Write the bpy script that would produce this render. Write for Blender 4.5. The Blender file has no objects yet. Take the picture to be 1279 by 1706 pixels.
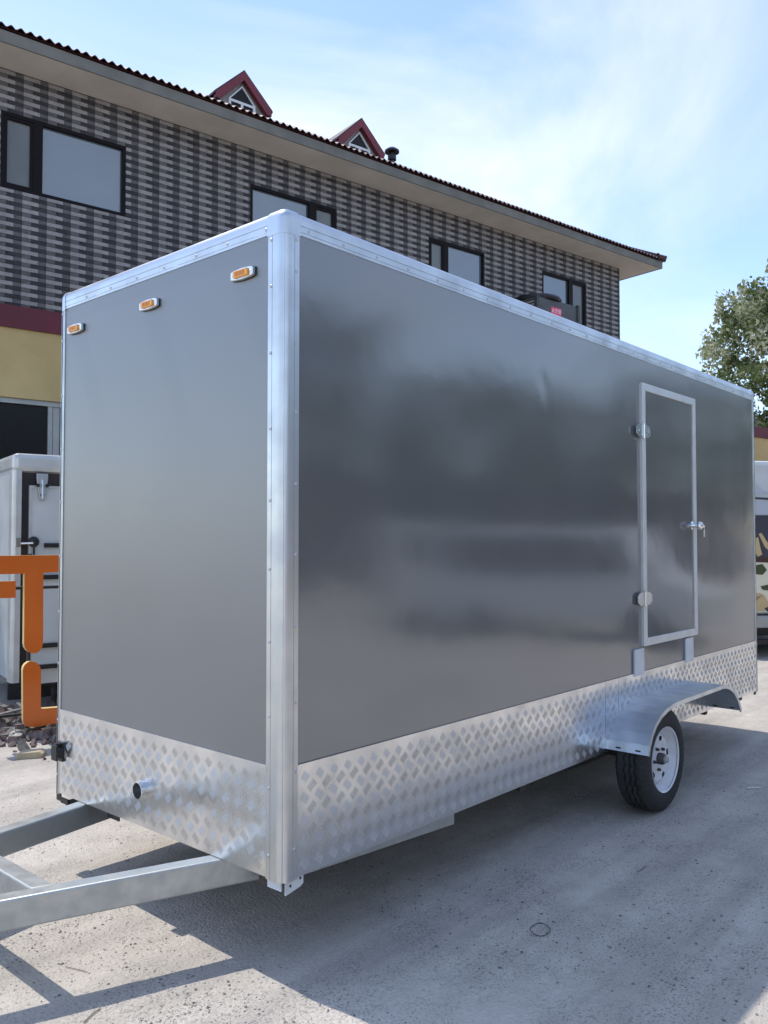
import bpy, bmesh, math, random
from mathutils import Vector, Matrix, noise
random.seed(7)
R = math.radians
scn = bpy.context.scene
col = scn.collection

# ------------------------------------------------------------------ camera, world, sun, exposure
cam = bpy.data.objects.new('camera', bpy.data.cameras.new('camera'))
col.objects.link(cam)
scn.camera = cam
YAW, PITCH = 0.726015, 0.0318619
cam.location = (-2.21503, -2.49734, 1.73065)
fw = Vector((math.cos(YAW)*math.cos(PITCH), math.sin(YAW)*math.cos(PITCH), math.sin(PITCH)))
cam.rotation_euler = fw.to_track_quat('-Z', 'Y').to_euler()
cam.data.sensor_fit = 'VERTICAL'
cam.data.sensor_height = 24.0
cam.data.lens = 24.0*1401.98/1706.0
cam.data.clip_start = 0.05
cam.data.clip_end = 2000
scn.render.resolution_x, scn.render.resolution_y = 768, 1024

SUN = Vector((-0.18, 1.42, 3.05)).normalized()          # towards the sun
world = bpy.data.worlds.new('World')
scn.world = world
world.use_nodes = True
wt = world.node_tree
wt.nodes.clear()
def N(t, typ, **kw):
    n = t.nodes.new(typ)
    for k, v in kw.items(): setattr(n, k, v)
    return n
wo = N(wt, 'ShaderNodeOutputWorld')
bg = N(wt, 'ShaderNodeBackground')
sky = N(wt, 'ShaderNodeTexSky', sky_type='NISHITA')
sky.sun_disc = False
sky.sun_elevation = math.asin(SUN.z)
sky.sun_rotation = math.atan2(SUN.x, SUN.y)
sky.air_density, sky.dust_density, sky.ozone_density = 1.0, 0.3, 1.7
bg.inputs['Strength'].default_value = 0.15
# thin high cloud: noise over the view direction, flattened towards the horizon like a cloud layer
tc = N(wt, 'ShaderNodeTexCoord')
sp = N(wt, 'ShaderNodeSeparateXYZ'); wt.links.new(tc.outputs['Generated'], sp.inputs[0])
zz = N(wt, 'ShaderNodeMath', operation='MAXIMUM'); wt.links.new(sp.outputs['Z'], zz.inputs[0]); zz.inputs[1].default_value = 0.06
za = N(wt, 'ShaderNodeMath', operation='ADD'); wt.links.new(zz.outputs[0], za.inputs[0]); za.inputs[1].default_value = 0.18
dx = N(wt, 'ShaderNodeMath', operation='DIVIDE'); wt.links.new(sp.outputs['X'], dx.inputs[0]); wt.links.new(za.outputs[0], dx.inputs[1])
dy = N(wt, 'ShaderNodeMath', operation='DIVIDE'); wt.links.new(sp.outputs['Y'], dy.inputs[0]); wt.links.new(za.outputs[0], dy.inputs[1])
cb = N(wt, 'ShaderNodeCombineXYZ'); wt.links.new(dx.outputs[0], cb.inputs[0]); wt.links.new(dy.outputs[0], cb.inputs[1])
nz = N(wt, 'ShaderNodeTexNoise'); nz.inputs['Scale'].default_value = 0.85; nz.inputs['Detail'].default_value = 7
nz.inputs['Roughness'].default_value = 0.55; nz.inputs['Distortion'].default_value = 0.9
mpn = N(wt, 'ShaderNodeMapping'); mpn.inputs['Location'].default_value = (3.0, 1.2, 0.0)
wt.links.new(cb.outputs[0], mpn.inputs[0]); wt.links.new(mpn.outputs[0], nz.inputs['Vector'])
cr = N(wt, 'ShaderNodeValToRGB')
cr.color_ramp.elements[0].position = 0.40; cr.color_ramp.elements[0].color = (0, 0, 0, 1)
cr.color_ramp.elements[1].position = 0.66; cr.color_ramp.elements[1].color = (1, 1, 1, 1)
wt.links.new(nz.outputs['Fac'], cr.inputs[0])
cm = N(wt, 'ShaderNodeMath', operation='MULTIPLY'); wt.links.new(cr.outputs[0], cm.inputs[0]); cm.inputs[1].default_value = 0.95
def pixdir(px, py):
    r_ = Vector((math.sin(YAW), -math.cos(YAW), 0)); u_ = r_.cross(fw)
    return (fw+r_*((px-639.5)/1402)+u_*(-(py-853)/1402)).normalized()
CLOUD = pixdir(760, 60)                                     # heading of the broad cloud bank
dt = N(wt, 'ShaderNodeVectorMath', operation='DOT_PRODUCT'); wt.links.new(tc.outputs['Generated'], dt.inputs[0]); dt.inputs[1].default_value = CLOUD
bl = N(wt, 'ShaderNodeMapRange', interpolation_type='SMOOTHERSTEP'); wt.links.new(dt.outputs['Value'], bl.inputs['Value'])
bl.inputs['From Min'].default_value = math.cos(R(20)); bl.inputs['From Max'].default_value = math.cos(R(6)); bl.inputs['To Min'].default_value = 0.36; bl.inputs['To Max'].default_value = 1.0
cm2 = N(wt, 'ShaderNodeMath', operation='MULTIPLY'); wt.links.new(cm.outputs[0], cm2.inputs[0]); wt.links.new(bl.outputs[0], cm2.inputs[1])
veil = N(wt, 'ShaderNodeMath', operation='ADD'); wt.links.new(cm2.outputs[0], veil.inputs[0]); veil.inputs[1].default_value = 0.04
cm = veil
mx = N(wt, 'ShaderNodeMix', data_type='RGBA')
wt.links.new(cm.outputs[0], mx.inputs['Factor'])
tn = N(wt, 'ShaderNodeMix', data_type='RGBA', blend_type='MULTIPLY'); tn.inputs['Factor'].default_value = 1.0
wt.links.new(sky.outputs[0], tn.inputs['A']); tn.inputs['B'].default_value = (0.975, 0.965, 1.02, 1)
wt.links.new(tn.outputs['Result'], mx.inputs['A'])
mx.inputs['B'].default_value = (4.1, 4.3, 4.4, 1)
wt.links.new(mx.outputs['Result'], bg.inputs['Color'])
wt.links.new(bg.outputs[0], wo.inputs[0])

sun = bpy.data.objects.new('sun', bpy.data.lights.new('sun', 'SUN'))
col.objects.link(sun)
sun.data.energy = 2.0
sun.data.angle = R(0.53)
sun.data.color = (1.0, 0.95, 0.87)
sun.rotation_euler = SUN.to_track_quat('Z', 'Y').to_euler()
scn.view_settings.view_transform = 'Standard'
scn.view_settings.look = 'None'
scn.view_settings.gamma = 1.0
scn.view_settings.exposure = 0.90

# ------------------------------------------------------------------ materials
def mat(name, c, c2=None, sc=3.0, lo=0.35, hi=0.65, rough=0.6, rough2=None, metal=0.0, bump=0.0, bsc=30.0, spec=0.5,
        detail=5, stretch=None, bdist=0.01, emit=None, coat=0.0, coat_rough=0.05, ior=None, c3=None, sc3=40.0):
    m = bpy.data.materials.new(name); m.use_nodes = True
    t = m.node_tree; b = t.nodes['Principled BSDF']
    b.inputs['Base Color'].default_value = (*c, 1)
    b.inputs['Roughness'].default_value = rough
    b.inputs['Metallic'].default_value = metal
    b.inputs['Specular IOR Level'].default_value = spec
    if coat: b.inputs['Coat Weight'].default_value = coat; b.inputs['Coat Roughness'].default_value = coat_rough
    if ior: b.inputs['IOR'].default_value = ior
    g = N(t, 'ShaderNodeNewGeometry'); vec = g.outputs['Position']
    if stretch:
        mp = N(t, 'ShaderNodeMapping'); mp.inputs['Scale'].default_value = stretch
        t.links.new(vec, mp.inputs[0]); vec = mp.outputs[0]
    if c2 is not None or rough2 is not None:
        n = N(t, 'ShaderNodeTexNoise'); n.inputs['Scale'].default_value = sc; n.inputs['Detail'].default_value = detail
        t.links.new(vec, n.inputs['Vector'])
        r = N(t, 'ShaderNodeMapRange'); r.inputs['From Min'].default_value = lo; r.inputs['From Max'].default_value = hi
        t.links.new(n.outputs['Fac'], r.inputs['Value'])
        if c2 is not None:
            x = N(t, 'ShaderNodeMix', data_type='RGBA')
            x.inputs['A'].default_value = (*c, 1); x.inputs['B'].default_value = (*c2, 1)
            t.links.new(r.outputs[0], x.inputs['Factor']); out = x.outputs['Result']
            if c3 is not None:
                n3 = N(t, 'ShaderNodeTexNoise'); n3.inputs['Scale'].default_value = sc3; n3.inputs['Detail'].default_value = 3
                t.links.new(vec, n3.inputs['Vector'])
                r3 = N(t, 'ShaderNodeMapRange'); r3.inputs['From Min'].default_value = 0.55; r3.inputs['From Max'].default_value = 0.75
                t.links.new(n3.outputs['Fac'], r3.inputs['Value'])
                x3 = N(t, 'ShaderNodeMix', data_type='RGBA'); x3.inputs['B'].default_value = (*c3, 1)
                t.links.new(r3.outputs[0], x3.inputs['Factor']); t.links.new(out, x3.inputs['A']); out = x3.outputs['Result']
            t.links.new(out, b.inputs['Base Color'])
        if rough2 is not None:
            x = N(t, 'ShaderNodeMapRange'); x.inputs['To Min'].default_value = rough; x.inputs['To Max'].default_value = rough2
            t.links.new(r.outputs[0], x.inputs['Value']); t.links.new(x.outputs[0], b.inputs['Roughness'])
    if bump:
        n2 = N(t, 'ShaderNodeTexNoise'); n2.inputs['Scale'].default_value = bsc; n2.inputs['Detail'].default_value = 4
        t.links.new(vec, n2.inputs['Vector'])
        bp = N(t, 'ShaderNodeBump'); bp.inputs['Strength'].default_value = bump; bp.inputs['Distance'].default_value = bdist
        t.links.new(n2.outputs['Fac'], bp.inputs['Height']); t.links.new(bp.outputs[0], b.inputs['Normal'])
    return m

M = {}
M['panel'] = mat('grey_panel', (0.124, 0.129, 0.134), (0.138, 0.142, 0.145), sc=2.3, lo=0.2, hi=0.8, rough=0.09, rough2=0.16, bump=0.05, bsc=2.2, bdist=0.04, ior=2.25, detail=6)
M['panel_satin'] = mat('satin_grey_panel', (0.124, 0.129, 0.134), (0.138, 0.142, 0.145), sc=2.3, lo=0.2, hi=0.8, rough=0.30, rough2=0.36, bump=0.04, bsc=2.2, bdist=0.04, ior=2.25, detail=6)
M['alu'] = mat('aluminium_trim', (0.66, 0.68, 0.69), (0.56, 0.58, 0.60), sc=5, rough=0.30, rough2=0.42, metal=1.0)
M['alu_door'] = mat('aluminium_door_frame', (0.68, 0.69, 0.69), (0.62, 0.63, 0.63), sc=9, rough=0.45, metal=0.55)
M['tread'] = mat('tread_plate', (0.82, 0.82, 0.82), (0.66, 0.665, 0.67), sc=5, rough=0.16, rough2=0.30, metal=0.95, bump=0.04, bsc=6, bdist=0.03)
M['tread_bar'] = mat('tread_bar', (0.55, 0.55, 0.545), (0.47, 0.47, 0.465), sc=12, rough=0.46, rough2=0.56, metal=0.95)
M['galv'] = mat('galvanised_steel', (0.50, 0.52, 0.51), (0.42, 0.44, 0.435), sc=16, rough=0.36, rough2=0.5, metal=0.75, bump=0.04, bsc=60, detail=8)
M['fender'] = mat('galvanised_fender', (0.66, 0.69, 0.72), (0.50, 0.54, 0.58), sc=6, rough=0.28, rough2=0.45, metal=0.85, bump=0.05, bsc=10, bdist=0.02)
M['hinge'] = mat('hinge_metal', (0.72, 0.73, 0.74), rough=0.22, metal=1.0)
M['chrome'] = mat('chrome', (0.8, 0.8, 0.8), rough=0.12, metal=1.0)
M['rivet'] = mat('rivet_metal', (0.55, 0.56, 0.57), rough=0.35, metal=1.0)
M['white_plate'] = mat('white_plate', (0.62, 0.64, 0.66), rough=0.35, c2=(0.55, 0.57, 0.6), sc=9)
M['black'] = mat('black_plastic', (0.012, 0.012, 0.013), rough=0.45)
M['dark_steel'] = mat('dark_steel', (0.05, 0.05, 0.05), rough=0.6, metal=0.4, c2=(0.09, 0.08, 0.075), sc=15)
M['rubber'] = mat('tyre_rubber', (0.018, 0.018, 0.019), (0.035, 0.033, 0.031), sc=12, rough=0.75, rough2=0.9, bump=0.15, bsc=90)
M['rim'] = mat('white_rim', (0.72, 0.73, 0.75), (0.62, 0.62, 0.63), sc=10, rough=0.35)
M['amber'] = mat('amber_lens', (0.85, 0.33, 0.02), (0.95, 0.46, 0.06), sc=160, rough=0.15, coat=0.6)
M['amber_dark'] = mat('amber_cell', (0.65, 0.20, 0.01), rough=0.2)
M['wood'] = mat('floor_plywood', (0.18, 0.13, 0.09), (0.13, 0.09, 0.06), sc=4, rough=0.8)
M['mortar'] = mat('mortar', (0.03, 0.028, 0.029), (0.045, 0.042, 0.043), sc=6, rough=0.9, spec=0.2)
M['brick_light'] = mat('pale_tile_brick', (0.24, 0.223, 0.222), (0.33, 0.307, 0.302), sc=5.0, lo=0.3, hi=0.7, rough=0.65, spec=0.25, bump=0.15, bsc=60, c3=(0.19, 0.18, 0.178), sc3=24)
M['brick_mid'] = mat('mid_tile_brick', (0.095, 0.088, 0.089), (0.132, 0.123, 0.122), sc=5.0, lo=0.3, hi=0.7, rough=0.65, spec=0.25, bump=0.15, bsc=60, c3=(0.055, 0.052, 0.053), sc3=24)
M['brick_dark'] = mat('dark_tile_brick', (0.034, 0.031, 0.035), (0.055, 0.051, 0.054), sc=5.0, lo=0.3, hi=0.7, rough=0.65, spec=0.2, bump=0.15, bsc=60, c3=(0.022, 0.020, 0.022), sc3=24)
M['soffit'] = mat('soffit_plaster', (0.67, 0.60, 0.51), (0.56, 0.50, 0.42), sc=1.4, rough=0.9, bump=0.2, bsc=9, detail=9)
M['fascia'] = mat('fascia_concrete', (0.19, 0.182, 0.165), (0.145, 0.14, 0.128), sc=2.4, rough=0.85, bump=0.2, bsc=12, detail=9)
M['tile'] = mat('roof_tile', (0.075, 0.024, 0.024), (0.045, 0.017, 0.018), sc=3, rough=0.5, bump=0.2, bsc=30)
M['burgundy'] = mat('burgundy_paint', (0.13, 0.010, 0.022), (0.10, 0.008, 0.016), sc=3, rough=0.55)
M['burgundy_trim'] = mat('burgundy_trim', (0.19, 0.022, 0.035), (0.15, 0.018, 0.028), sc=3, rough=0.5)
M['dormer'] = mat('dormer_plaster', (0.42, 0.39, 0.37), (0.34, 0.32, 0.30), sc=6, rough=0.85)
M['yellow'] = mat('yellow_wall', (0.60, 0.44, 0.20), (0.50, 0.36, 0.16), sc=1.5, rough=0.85, bump=0.1, bsc=14, detail=9)
M['win_frame'] = mat('brown_window_frame', (0.008, 0.005, 0.006), rough=0.5, spec=0.15)
M['glass'] = mat('window_glass', (0.10, 0.13, 0.15), (0.08, 0.10, 0.12), sc=0.8, rough=0.06, spec=0.9, ior=1.9)
M['glass_curtain'] = mat('curtained_glass', (0.17, 0.18, 0.17), (0.12, 0.13, 0.13), sc=2.5, rough=0.12, spec=0.6, stretch=(1, 1, 0.3))
M['dark_glass'] = mat('dark_glass', (0.012, 0.011, 0.012), rough=0.2, spec=0.25)
M['white_pvc'] = mat('white_pvc', (0.75, 0.75, 0.76), rough=0.4)
M['shop_alu'] = mat('shopfront_aluminium', (0.42, 0.42, 0.40), (0.36, 0.36, 0.35), sc=5, rough=0.45, metal=0.5)
M['cooler'] = mat('cooler_body', (0.055, 0.055, 0.058), (0.075, 0.075, 0.078), sc=4, rough=0.5)
M['cooler_lid'] = mat('cooler_lid', (0.010, 0.010, 0.012), rough=0.35)
M['red_label'] = mat('red_label', (0.75, 0.04, 0.13), rough=0.4)
M['white_print'] = mat('white_print', (0.85, 0.80, 0.80), rough=0.5)
M['white_body'] = mat('white_body', (0.58, 0.595, 0.585), (0.48, 0.495, 0.485), sc=2.5, rough=0.35, detail=8)
M['white_alu'] = mat('white_corner', (0.62, 0.62, 0.60), (0.5, 0.5, 0.48), sc=4, rough=0.3, metal=0.3)
M['recess'] = mat('dark_recess', (0.018, 0.015, 0.016), (0.05, 0.025, 0.025), sc=5, rough=0.6)
M['orange'] = mat('orange_acrylic', (0.68, 0.155, 0.026), (0.60, 0.13, 0.02), sc=1.5, rough=0.12, spec=0.4)
M['cream'] = mat('cream_side', (0.80, 0.62, 0.26), (0.7, 0.55, 0.25), sc=5, rough=0.4)
M['ground'] = mat('dusty_concrete', (0.35, 0.325, 0.295), (0.47, 0.44, 0.40), sc=1.1, rough=0.95, bump=0.8, bsc=70, bdist=0.012, detail=14, c3=(0.27, 0.25, 0.23), sc3=95)
gm = M['ground']; gt = gm.node_tree; gb = gt.nodes['Principled BSDF']
gp_ = N(gt, 'ShaderNodeNewGeometry')
def gnoise(scale, detail, lo, hi, stretch=None, rough=0.6):
    v = gp_.outputs['Position']
    if stretch:
        q = N(gt, 'ShaderNodeMapping'); q.inputs['Scale'].default_value = stretch; q.inputs['Rotation'].default_value = (0, 0, R(-12)); gt.links.new(v, q.inputs[0]); v = q.outputs[0]
    n = N(gt, 'ShaderNodeTexNoise'); n.inputs['Scale'].default_value = scale; n.inputs['Detail'].default_value = detail; n.inputs['Roughness'].default_value = rough
    gt.links.new(v, n.inputs['Vector'])
    m = N(gt, 'ShaderNodeMapRange'); m.inputs['From Min'].default_value = lo; m.inputs['From Max'].default_value = hi
    gt.links.new(n.outputs['Fac'], m.inputs['Value']); return m.outputs[0], n.outputs['Fac']
def gmix(fac, a, bcol):
    x = N(gt, 'ShaderNodeMix', data_type='RGBA'); gt.links.new(fac, x.inputs['Factor'])
    if isinstance(a, tuple): x.inputs['A'].default_value = (*a, 1)
    else: gt.links.new(a, x.inputs['A'])
    x.inputs['B'].default_value = (*bcol, 1); return x.outputs['Result']
def gmul(a, b_):
    m = N(gt, 'ShaderNodeMath', operation='MULTIPLY'); gt.links.new(a, m.inputs[0])
    if isinstance(b_, float): m.inputs[1].default_value = b_
    else: gt.links.new(b_, m.inputs[1])
    return m.outputs[0]
big, _ = gnoise(0.8, 6, 0.35, 0.65); trk, _ = gnoise(1.6, 5, 0.42, 0.68, (0.22, 2.0, 1)); med, _ = gnoise(7, 8, 0.35, 0.7); grit, gf = gnoise(95, 5, 0.51, 0.64); grit2, gf2 = gnoise(30, 8, 0.56, 0.70); mask, _ = gnoise(2.2, 5, 0.38, 0.62); light, _ = gnoise(60, 5, 0.58, 0.74)
c_ = gmix(big, (0.475, 0.428, 0.368), (0.615, 0.56, 0.485))
c_ = gmix(gmul(trk, 0.7), c_, (0.31, 0.28, 0.245))
c_ = gmix(gmul(med, 0.45), c_, (0.35, 0.315, 0.275))
c_ = gmix(gmul(light, 0.55), c_, (0.64, 0.59, 0.52))
c_ = gmix(gmul(gmul(grit, mask), 0.75), c_, (0.13, 0.12, 0.11))
c_ = gmix(gmul(gmul(grit2, mask), 0.45), c_, (0.16, 0.15, 0.135))
gt.links.new(c_, gb.inputs['Base Color'])
M['stone'] = mat('pebble', (0.34, 0.31, 0.28), (0.5, 0.47, 0.43), sc=25, rough=0.95)
M['stone_dark'] = mat('dark_pebble', (0.12, 0.11, 0.10), (0.22, 0.2, 0.18), sc=25, rough=0.95)
M['rubble'] = mat('rubble_brick', (0.11, 0.06, 0.055), (0.20, 0.155, 0.14), sc=6, rough=0.95, bump=0.4, bsc=60)
M['pale_brick'] = mat('pale_brick_fragment', (0.48, 0.40, 0.26), (0.4, 0.33, 0.22), sc=20, rough=0.95, bump=0.3, bsc=80)
M['twig'] = mat('twig', (0.20, 0.17, 0.13), rough=0.9)
M['pale_stick'] = mat('pale_stick', (0.65, 0.62, 0.56), rough=0.7)
M['wire'] = mat('black_wire', (0.015, 0.016, 0.02), rough=0.5)
M['bark'] = mat('bark', (0.10, 0.075, 0.06), (0.06, 0.045, 0.036), sc=12, rough=0.95, bump=0.5, bsc=30)
M['leaf'] = mat('leaf', (0.10, 0.15, 0.045), (0.16, 0.21, 0.08), sc=0.9, rough=0.6)
M['leaf_pale'] = mat('pale_leaf', (0.29, 0.31, 0.16), (0.46, 0.46, 0.32), sc=1.2, rough=0.65)
M['leaf_dark'] = mat('dark_leaf', (0.028, 0.05, 0.015), (0.05, 0.08, 0.025), sc=0.8, rough=0.65)
for k_ in ('leaf', 'leaf_pale'):                             # thin leaves let the light through
    t_ = M[k_].node_tree; pb_ = t_.nodes['Principled BSDF']; ot_ = [n for n in t_.nodes if n.type == 'OUTPUT_MATERIAL'][0]
    tr_ = N(t_, 'ShaderNodeBsdfTranslucent'); ms_ = N(t_, 'ShaderNodeMixShader'); ms_.inputs[0].default_value = 0.5
    t_.links.new(pb_.inputs['Base Color'].links[0].from_socket, tr_.inputs['Color'])
    t_.links.new(pb_.outputs[0], ms_.inputs[1]); t_.links.new(tr_.outputs[0], ms_.inputs[2]); t_.links.new(ms_.outputs[0], ot_.inputs[0])
M['mural_cream'] = mat('mural_cream', (0.72, 0.66, 0.50), rough=0.4)
M['mural_char'] = mat('mural_charcoal', (0.045, 0.045, 0.06), rough=0.4)
M['mural_beige'] = mat('mural_beige', (0.55, 0.40, 0.20), rough=0.4)
M['mural_green'] = mat('mural_green', (0.05, 0.07, 0.022), rough=0.4)
M['mural_brown'] = mat('mural_brown', (0.06, 0.025, 0.015), rough=0.4)
M['mural_grey'] = mat('mural_grey', (0.45, 0.47, 0.52), rough=0.4)

# ------------------------------------------------------------------ mesh helpers
class MB:
    def __init__(s): s.v = []; s.f = []; s.m = []
    def add(s, vs, fs, mi=0):
        b = len(s.v); s.v += [tuple(v) for v in vs]
        for f in fs: s.f.append([b+i for i in f]); s.m.append(mi)
        return s
    def box(s, a, b, mi=0):
        x0, y0, z0 = a; x1, y1, z1 = b
        return s.add([(x0,y0,z0),(x1,y0,z0),(x1,y1,z0),(x0,y1,z0),(x0,y0,z1),(x1,y0,z1),(x1,y1,z1),(x0,y1,z1)],
                     [(0,3,2,1),(4,5,6,7),(0,1,5,4),(1,2,6,5),(2,3,7,6),(3,0,4,7)], mi)
    def prism(s, prof, o, u, v, w, mi=0, caps=True):          # closed 2-D profile swept along w
        o, u, v, w = Vector(o), Vector(u), Vector(v), Vector(w); n = len(prof)
        vs = [o+u*a+v*b for a, b in prof]+[o+u*a+v*b+w for a, b in prof]
        fs = [(i, (i+1) % n, n+(i+1) % n, n+i) for i in range(n)]
        if caps: fs += [tuple(range(n))[::-1], tuple(range(n, 2*n))]
        return s.add(vs, fs, mi)
    def bar(s, p, q, wd, ht, up=(0,0,1), mi=0):               # rectangular bar from p to q
        p, q = Vector(p), Vector(q); d = (q-p).normalized(); sd = d.cross(Vector(up)).normalized(); u = sd.cross(d)
        pr = [(-wd/2,-ht/2),(wd/2,-ht/2),(wd/2,ht/2),(-wd/2,ht/2)]
        return s.prism(pr, p, sd, u, q-p, mi)
    def lathe(s, prof, o, ax, n=24, mi=0, close=False):       # (along axis, radius)
        o, ax = Vector(o), Vector(ax).normalized()
        a = ax.orthogonal().normalized(); b = ax.cross(a); k = len(prof)
        vs = []
        for i in range(n):
            t = 2*math.pi*i/n; r = a*math.cos(t)+b*math.sin(t)
            vs += [o+ax*h+r*rad for h, rad in prof]
        fs = []
        for i in range(n):
            j = (i+1) % n
            for q in range(k if close else k-1):
                q2 = (q+1) % k
                fs.append((i*k+q, j*k+q, j*k+q2, i*k+q2))
        return s.add(vs, fs, mi)
    def tube(s, pts, rads, n=8, mi=0, cap=True):
        pts = [Vector(p) for p in pts]; k = len(pts)
        if not hasattr(rads, '__len__'): rads = [rads]*k
        vs = []; a = None
        for i, p in enumerate(pts):
            d = (pts[min(i+1, k-1)]-pts[max(i-1, 0)]).normalized()
            a = d.orthogonal().normalized() if a is None else (a-d*a.dot(d)).normalized()
            b = d.cross(a)
            vs += [p+(a*math.cos(2*math.pi*j/n)+b*math.sin(2*math.pi*j/n))*rads[i] for j in range(n)]
        fs = [(i*n+j, i*n+(j+1) % n, (i+1)*n+(j+1) % n, (i+1)*n+j) for i in range(k-1) for j in range(n)]
        if cap: fs += [tuple(range(n))[::-1], tuple(range((k-1)*n, k*n))]
        return s.add(vs, fs, mi)
    def mesh(s, name, mats, smooth=None, recalc=True, bevel=0):
        me = bpy.data.meshes.new(name); me.from_pydata(s.v, [], s.f)
        for m in (mats if isinstance(mats, (list, tuple)) else [mats]): me.materials.append(M[m])
        me.polygons.foreach_set('material_index', s.m)
        if recalc or bevel:
            bm = bmesh.new(); bm.from_mesh(me)
            bmesh.ops.recalc_face_normals(bm, faces=bm.faces)
            if bevel:
                bmesh.ops.bevel(bm, geom=[e for e in bm.edges if len(e.link_faces) == 2 and e.calc_face_angle(0) > 0.6], offset=bevel, segments=2, affect='EDGES', profile=0.5)
            bm.to_mesh(me); bm.free()
        if smooth:
            me.polygons.foreach_set('use_smooth', [True]*len(me.polygons)); me.set_sharp_from_angle(angle=R(smooth))
        me.update(); return me
    def build(s, name, mats, parent=None, loc=(0,0,0), **kw):
        return link(name, s.mesh(name, mats, **kw), parent, loc)
def link(name, me, parent=None, loc=(0,0,0)):
    o = bpy.data.objects.new(name, me); col.objects.link(o); o.location = loc
    if parent: o.parent = parent
    return o
def thing(name, label, cat, loc=(0,0,0), rz=0.0, group=None):
    o = bpy.data.objects.new(name, None); col.objects.link(o); o.location = loc; o.rotation_euler = (0,0,rz)
    o.empty_display_size = 0.3
    o['label'] = label; o['category'] = cat
    if group: o['group'] = group
    return o
def tag(o, label=None, cat=None, group=None, kind=None):
    for k, v in (('label', label), ('category', cat), ('group', group), ('kind', kind)):
        if v: o[k] = v
    return o
def arc(cx, cy, r, a0, a1, n):
    return [(cx+r*math.cos(R(a0+(a1-a0)*i/n)), cy+r*math.sin(R(a0+(a1-a0)*i/n))) for i in range(n+1)]

# ------------------------------------------------------------------ ground
def gz(x, y):
    f = 1.0/(1.0+((x-2)**2+(y+0.5)**2)/400.0)
    v = noise.noise(Vector((x*0.5, y*0.5, 3.1)))*0.010+noise.noise(Vector((x*1.9, y*1.9, 7.7)))*0.005
    v += (noise.noise(Vector((x*6.5, y*6.5, 1.7)))+noise.noise(Vector((x*15, y*15, 4.2)))*0.6)*0.0022
    return v*f-0.004
def axis(lo, hi, step, far):
    a = []; x = lo
    while x <= hi: a.append(x); x += step
    s = step; x = hi; up = []
    while x < far: s *= 1.35; x += s; up.append(x)
    s = step; x = lo; dn = []
    while x > -far: s *= 1.35; x -= s; dn.append(x)
    return dn[::-1]+a+up
gx, gy = axis(-2.0, 7.5, 0.03, 400), axis(-2.6, 4.5, 0.03, 400)
g = MB(); nxg, nyg = len(gx), len(gy)
g.v = [(x, y, gz(x, y)) for y in gy for x in gx]
g.f = [(j*nxg+i, j*nxg+i+1, (j+1)*nxg+i+1, (j+1)*nxg+i) for j in range(nyg-1) for i in range(nxg-1)]
g.m = [0]*len(g.f)
go = g.build('ground', 'ground', recalc=False, smooth=80); go['kind'] = 'structure'

# ------------------------------------------------------------------ the brick building
B = thing('brick_building', 'long two storey building with grey patterned brick upper wall, wide eaves and dark framed windows', 'building', (3.573, 10.571, 0), R(-10))
U0, U1, UW = -4.0, 15.79, 34.0
ZB0, ZB1, ZT = 5.03, 5.38, 9.12
WINS = [(-0.075, 1.93, 0.42, 0.56, 'L'), (4.343, 6.339, 5.67, 5.81, 'R'), (8.832, 10.579, 9.30, 9.43, 'L'), (12.61, 14.35, 13.65, 13.77, 'R')]
WZ0, WZ1 = 7.225, 8.44
def inwin(u0, u1, z0, z1):
    for a, b, *_ in WINS:
        if u1 > a and u0 < b and z1 > WZ0 and z0 < WZ1: return True
    return False
w = MB()                                                     # backing wall with openings
us = sorted([U0, U1]+[x for a in WINS for x in a[:2]])
for i in range(len(us)-1):
    a, b = us[i], us[i+1]
    if any(abs(a-q[0]) < 1e-6 for q in WINS):
        w.box((a, 0.012, ZB1-0.1), (b, 0.30, WZ0)); w.box((a, 0.012, WZ1), (b, 0.30, ZT))
    else: w.box((a, 0.012, ZB1-0.1), (b, 0.30, ZT))
w.box((U1-0.3, 0.30, ZB1-0.1), (U1, 8.0, ZT)); w.box((U0, 0.30, ZB1-0.1), (U0+0.3, 8.0, ZT)); w.box((U0+0.3, 7.7, ZB1-0.1), (U1-0.3, 8.0, ZT))
upper = w.build('upper_wall', 'mortar', B)
# patterned facing bricks: pale brick over a dark one, offset, with mid-grey fillers
P, RH = 0.3795, 0.1335
bricks = []
k0 = int((U0+0.126)/P)-1
zt = 6.567
while zt < ZT: zt += RH
row = 0
z = zt
while z > ZB1-0.02:
    for k in range(k0, int(U1/P)+2):
        ub = -0.126+k*P
        for (a, b, za, zb, kind) in ((0, 0.258, z-0.0668, z, 0), (0.258, P, z-0.0668, z, 1), (0, 0.145, z-0.1335, z-0.0668, 1), (0.145, P, z-0.1335, z-0.0668, 2)):
            a, b = max(ub+a, U0), min(ub+b, U1); zb2 = min(zb, ZT-0.002)
            if b-a < 0.03 or zb2-za < 0.02 or zb2 < ZB1+0.02: continue
            if inwin(a, b, za, zb2):                          # trim at the window sides
                done = False
                for q in WINS:
                    if zb2 > WZ0+0.02 and za < WZ1-0.02:
                        if a < q[0] < b and q[0]-a > 0.03: b = q[0]; done = True; break
                        if a < q[1] < b and b-q[1] > 0.03: a = q[1]; done = True; break
                    elif b > q[0] and a < q[1]:
                        if zb2 > WZ1 > za: za = WZ1
                        elif zb2 > WZ0 > za: zb2 = WZ0
                        done = zb2-za > 0.015; break
                if not done or inwin(a+1e-4, b-1e-4, za+1e-4, zb2-1e-4): continue
            bricks.append((a, b, za, zb2, kind))
    z -= RH
BR = Matrix.Rotation(R(-10), 3, 'Z')
cl = Vector(cam.location); rt = Vector((math.sin(YAW), -math.cos(YAW), 0)); upv = rt.cross(fw)
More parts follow.
